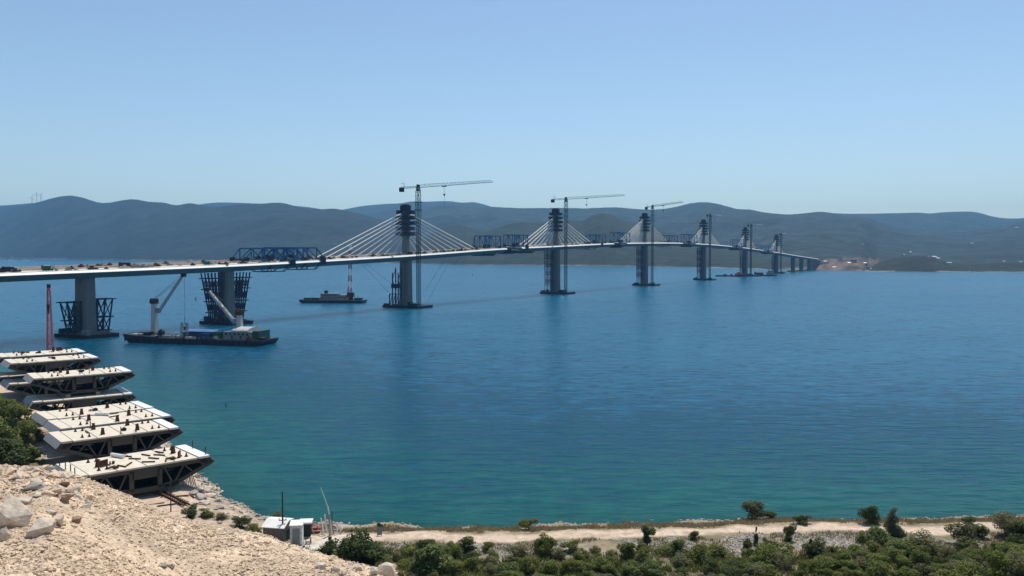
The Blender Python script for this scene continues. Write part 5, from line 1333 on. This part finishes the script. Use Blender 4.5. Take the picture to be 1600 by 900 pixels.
# rusty rails and timbers on the quay
p0 = at_ground(252, 772); p1 = at_ground(292, 792)
rl = thing("slip_rails", "rusty rails on sleepers running down the quay right of the nearest segment", "rails", tuple(p0), math.atan2(p1.y - p0.y, p1.x - p0.x)); Lr = (p1 - p0).length
for y in (-.45, .45): MB().box(0, Lr, y - .12, y + .12, .3, .55).build("rail", M['rust'], rl)
for i in range(int(Lr / .9)): MB().box(i * .9, i * .9 + .22, -1.2 + .3 * (i % 3), 1.2, .08, .3).build("sleeper", M['pole'], rl)
for i, (px, py, L_, a_) in enumerate(((262, 790, 3.2, .5), (245, 788, 2.4, .6), (300, 776, 2.2, -.9), (310, 788, 2.4, -.6), (283, 776, 2.6, .3))):
    p = at_ground(px, py); o = MB().box(-L_/2, L_/2, -.1, .1, .0, .18).build("timber_baulk", M['wood' if i % 2 else 'pole']); o.location = (p.x, p.y, p.z + .05); o.rotation_euler.z = a_
    tag(o, "weathered timber baulk lying on the quay near the rusty rails", "timber", "timber baulks lying on the quay")
p = at_ground(300, 762); dw = thing("driftwood_pile", "pile of pale planks leaning on the rocks under the nearest segment's seaward tip", "plank pile", (p.x, p.y, p.z), .2)
for i in range(9):
    MB().tube((i * .32 - 1.4, -1.6, -.2), (i * .22 - 1.9, 1.2, 2.0 + .2 * (i % 3)), .09, n=4).build("plank", M['wood'], dw)

# larger rocks along the shore that can be told apart
shr = [rock_mesh("shore_rock", M[c], 90 + i, n=14, sub=1, bevel=.08, rough=.06) for i, c in enumerate(('rock', 'rockgrey', 'rock', 'rockgrey'))]
r3 = random.Random(8)
for i, (px, py, s) in enumerate([(r3.uniform(296, 345), r3.uniform(762, 800), r3.uniform(.8, 2.0)) for _ in range(26)] + [(r3.uniform(340, 410), r3.uniform(792, 818), r3.uniform(.5, 1.2)) for _ in range(16)] + [(r3.uniform(60, 92), r3.uniform(690, 745), r3.uniform(.5, 1.1)) for _ in range(24)] + [(322, 768, 3.4), (312, 780, 2.4), (328, 776, 2.0)]):
    p = at_ground(px, py)
    if p.z < -.3: continue
    o = link("shore_rock", shr[i % 4]); o.location = (p.x, p.y, p.z + s * .1); o.scale = (s * r3.uniform(.9, 1.5), s, s * .6); o.rotation_euler.z = r3.uniform(0, 6)
    if px < 100: tag(o, "tan rock on the rubble path left of the stored segments", "rock", "rocks on the rubble path left of the segments")
    else:
        sz_ = "big" if s > 1.5 else "small" if s < .95 else "medium"; cl_ = "pale" if i % 2 == 0 else "grey"
        wh_ = "by the plank pile" if px < 313 else "below the segment's seaward tip" if px < 330 else "by the water at the quay end" if px < 346 else "left of the shore shrubs" if px < 375 else "between shore shrubs and shed"
        tag(o, f"{sz_} {cl_} rock {wh_}, " + ("on the upper bank" if py < 780 else "on the lower bank" if px < 346 else "near the water" if py < 803 else "back from the water"), "rock", "rocks along the shore")

# ------------------------------------------------------------------ far shore: works yard, houses, wind turbines
def far_pt(px, py, Y): return at_Y(px, py, Y)
def fbox(name, label, cat, px0, px1, pyt, pyb, Y, dep, wall, roofm=None, group=None, rz=0, wins=0):
    a, b_ = far_pt(px0, pyb, Y), far_pt(px1, pyt, Y); zb, zt = a.z, b_.z; wd = b_.x - a.x
    t = thing(name, label, cat, ((a.x + b_.x) / 2, Y, zb), rz, group)
    hh = zt - zb; wl = MB().box(-wd/2, wd/2, -dep/2, dep/2, -14, hh * .75).build("wall", M[wall], t)
    MB().prism([(-dep/2 - .4, hh * .75), (0, hh), (dep/2 + .4, hh * .75), (dep/2 + .4, hh * .7), (-dep/2 - .4, hh * .7)], -wd/2 - .4, wd/2 + .4).build("roof", M[roofm or wall], t)
    for k in range(wins):
        x = -wd/2 + wd * (k + .5) / wins
        MB().box(x - wd / wins * .22, x + wd / wins * .22, -dep/2 - .12, -dep/2 - .02, hh * .25, hh * .5).build("window", M['glass'], wl)
    return t
YY_ = 2380
for i, px in enumerate((1329.3, 1332, 1334.8, 1337.4)):
    a = far_pt(px, 415, YY_); h = far_pt(px, 404.5, YY_).z - a.z
    t = thing("silo", "tall grey silo on the far shore works yard, " + ("leftmost", "second from left", "third from left", "rightmost")[i] + " of four", "silo", (a.x, YY_, a.z), 0, "silos of the concrete plant on the far shore")
    MB().tube((0, 0, 3), (0, 0, h - 1), 2.0, n=10).build("barrel", M['cabin'], t); MB().tube((0, 0, h - 1), (0, 0, h), 2.0, .7, n=10).build("cap", M['cranewhite'], t)
    MB().bar((-1.4, -1.4, -12), (-1.4, -1.4, 3), .5).bar((1.4, -1.4, -12), (1.4, -1.4, 3), .5).bar((-1.4, 1.4, -12), (-1.4, 1.4, 3), .5).bar((1.4, 1.4, -12), (1.4, 1.4, 3), .5).build("leg", M['cranegrey'], t)
fb = fbox
fb("works_shed", "long white roofed shed left of the silos on the far shore", "shed", 1303, 1322, 411, 414, 2400, 16, 'cranegrey', 'white', wins=5)
fb("works_shed", "white shed just right of the silos on the far shore", "shed", 1339, 1353, 409.8, 414.5, 2400, 18, 'cranegrey', 'white', wins=4)
fb("works_shed", "white-walled plant house at the foot of the silos", "shed", 1324, 1329, 409.5, 415, 2370, 10, 'wall', 'white')
fb("works_shed", "red-roofed shed above the left end of the works yard", "shed", 1296, 1302, 409, 413, 2430, 10, 'wall', 'roof')
fb("works_shed", "small pale cabin nearest the bridge end", "shed", 1286, 1291, 407.5, 410.5, 2440, 9, 'wall', 'white')
fb("works_shed", "grey shed at the waterline of the works yard, left part", "shed", 1300, 1308, 416.5, 420.5, 2330, 10, 'cabin', 'white')
fb("works_shed", "reddish shed in the middle of the works yard below the silos", "shed", 1312, 1320, 415.5, 419.5, 2330, 12, 'rockbrown', 'roof')
fb("works_shed", "white cabin on the quay at the right end of the works yard", "shed", 1360, 1364, 419, 422.5, 2260, 8, 'wall', 'white')
fb("works_shed", "long pale store on the quay below the silos", "shed", 1326, 1346, 417.3, 420, 2320, 12, 'cabin', 'deck', wins=6)
hs = [(1347, 384, 5, 3), (1422, 397, 3, 4), (1459, 404.5, 7, 4.5), (1465, 406.5, 5, 4), (1450, 403, 3, 3), (1482, 412, 8, 2.5), (1518, 381.5, 5, 2), (1568, 410, 4, 2.4), (1567, 359, 3, 2), (1588, 357, 5, 2), (1594, 411, 4, 2.2), (1412, 399, 2.5, 2)]
wh = ("high on the slope above the works yard", "on the dark headland", "low on the right-hand shore", "high on the far right slope")
for i, (px, py, wp, hp) in enumerate(hs):
    # find where this sight line meets the hill meshes
    d = ray(px, py); Yh = None
    dg = bpy.context.evaluated_depsgraph_get() if i == 0 else dg
    ok, loc, nrm, _, ob, _ = SC.ray_cast(dg, Vector((0, 0, H)), d.normalized())
    if not ok or loc.y < 1500: continue
    Y = loc.y - 6; cat_ = 0 if px < 1400 else 1 if px < 1475 and py > 395 else 2 if py > 400 else 3
    fbox("house", "small pale house " + wh[cat_], "house", px - wp/2, px + wp/2, py - hp, py, Y, 12, 'wall', 'wall' if i % 4 else 'roof', "houses " + wh[cat_], wins=3)
# access road from the bridge end across the yard
m = MB(); prv = None
for px, py, Y in ((1277, 405.4, 2400), (1286, 408, 2410), (1298, 410.8, 2400), (1320, 413.2, 2385), (1345, 415.5, 2370), (1362, 418, 2330), (1372, 420.5, 2290)):
    a = far_pt(px, py, Y)
    if prv is not None: m.add([prv + Vector((0, -5, 0)), a + Vector((0, -5, 0)), a + Vector((0, 5, .6)), prv + Vector((0, 5, .6)), prv + Vector((0, -5, -9)), a + Vector((0, -5, -9)), a + Vector((0, 5, -9)), prv + Vector((0, 5, -9))], [(0,1,2,3),(0,4,5,1),(3,2,6,7),(4,7,6,5),(0,3,7,4),(1,5,6,2)])
    prv = a
tag(m.build("road", M['deck']), kind="structure")
for px, pyb, pyt, lb, a0 in ((50, 317, 309, "leftmost and smallest of the three wind turbines on the left ridge", .3), (57.5, 316, 303.5, "middle wind turbine on the left ridge, tallest of the three", .1), (64, 315.5, 305, "rightmost of the three wind turbines on the left ridge", .75)):
    Y = 8700; a = far_pt(px, pyb, Y); h = far_pt(px, pyt, Y).z - a.z
    t = thing("wind_turbine", lb, "wind turbine", (a.x, Y, a.z - 15), 0, "wind turbines on the left ridge")
    MB().tube((0, 0, 0), (0, 0, h + 15), 2.6, 1.7, n=8).build("tower", M['cranegrey'], t)
    MB().box(-2, 2, -3.5, 5, h + 13.5, h + 17).build("nacelle", M['cranegrey'], t)
    for k in range(3):
        an = a0 + k * 2.094; e_ = Vector((math.sin(an), 0, math.cos(an))); c0 = Vector((0, -4, h + 15))
        MB().tube(c0 + e_ * 1, c0 + e_ * 14, 1.2, 2.0, n=4).tube(c0 + e_ * 14, c0 + e_ * 42, 2.0, .6, n=4).build("blade", M['cranegrey'], t)

# ------------------------------------------------------------------ summer haze
hz_ = MB().box(-11500, 11500, -1700, 12000, -17.5, 720)
hm_ = bpy.data.materials.new("haze_air"); hm_.use_nodes = True; nt = hm_.node_tree
for n in list(nt.nodes):
    if n.type != 'OUTPUT_MATERIAL': nt.nodes.remove(n)
pv = nt.nodes.new("ShaderNodeVolumePrincipled"); pv.inputs["Color"].default_value = (.24, .60, 1.0, 1); pv.inputs["Density"].default_value = 0.000065; pv.inputs["Anisotropy"].default_value = 0.0
nt.links.new(pv.outputs[0], nt.nodes["Material Output"].inputs["Volume"])
hz_o = tag(hz_.build("haze", hm_), kind="stuff")
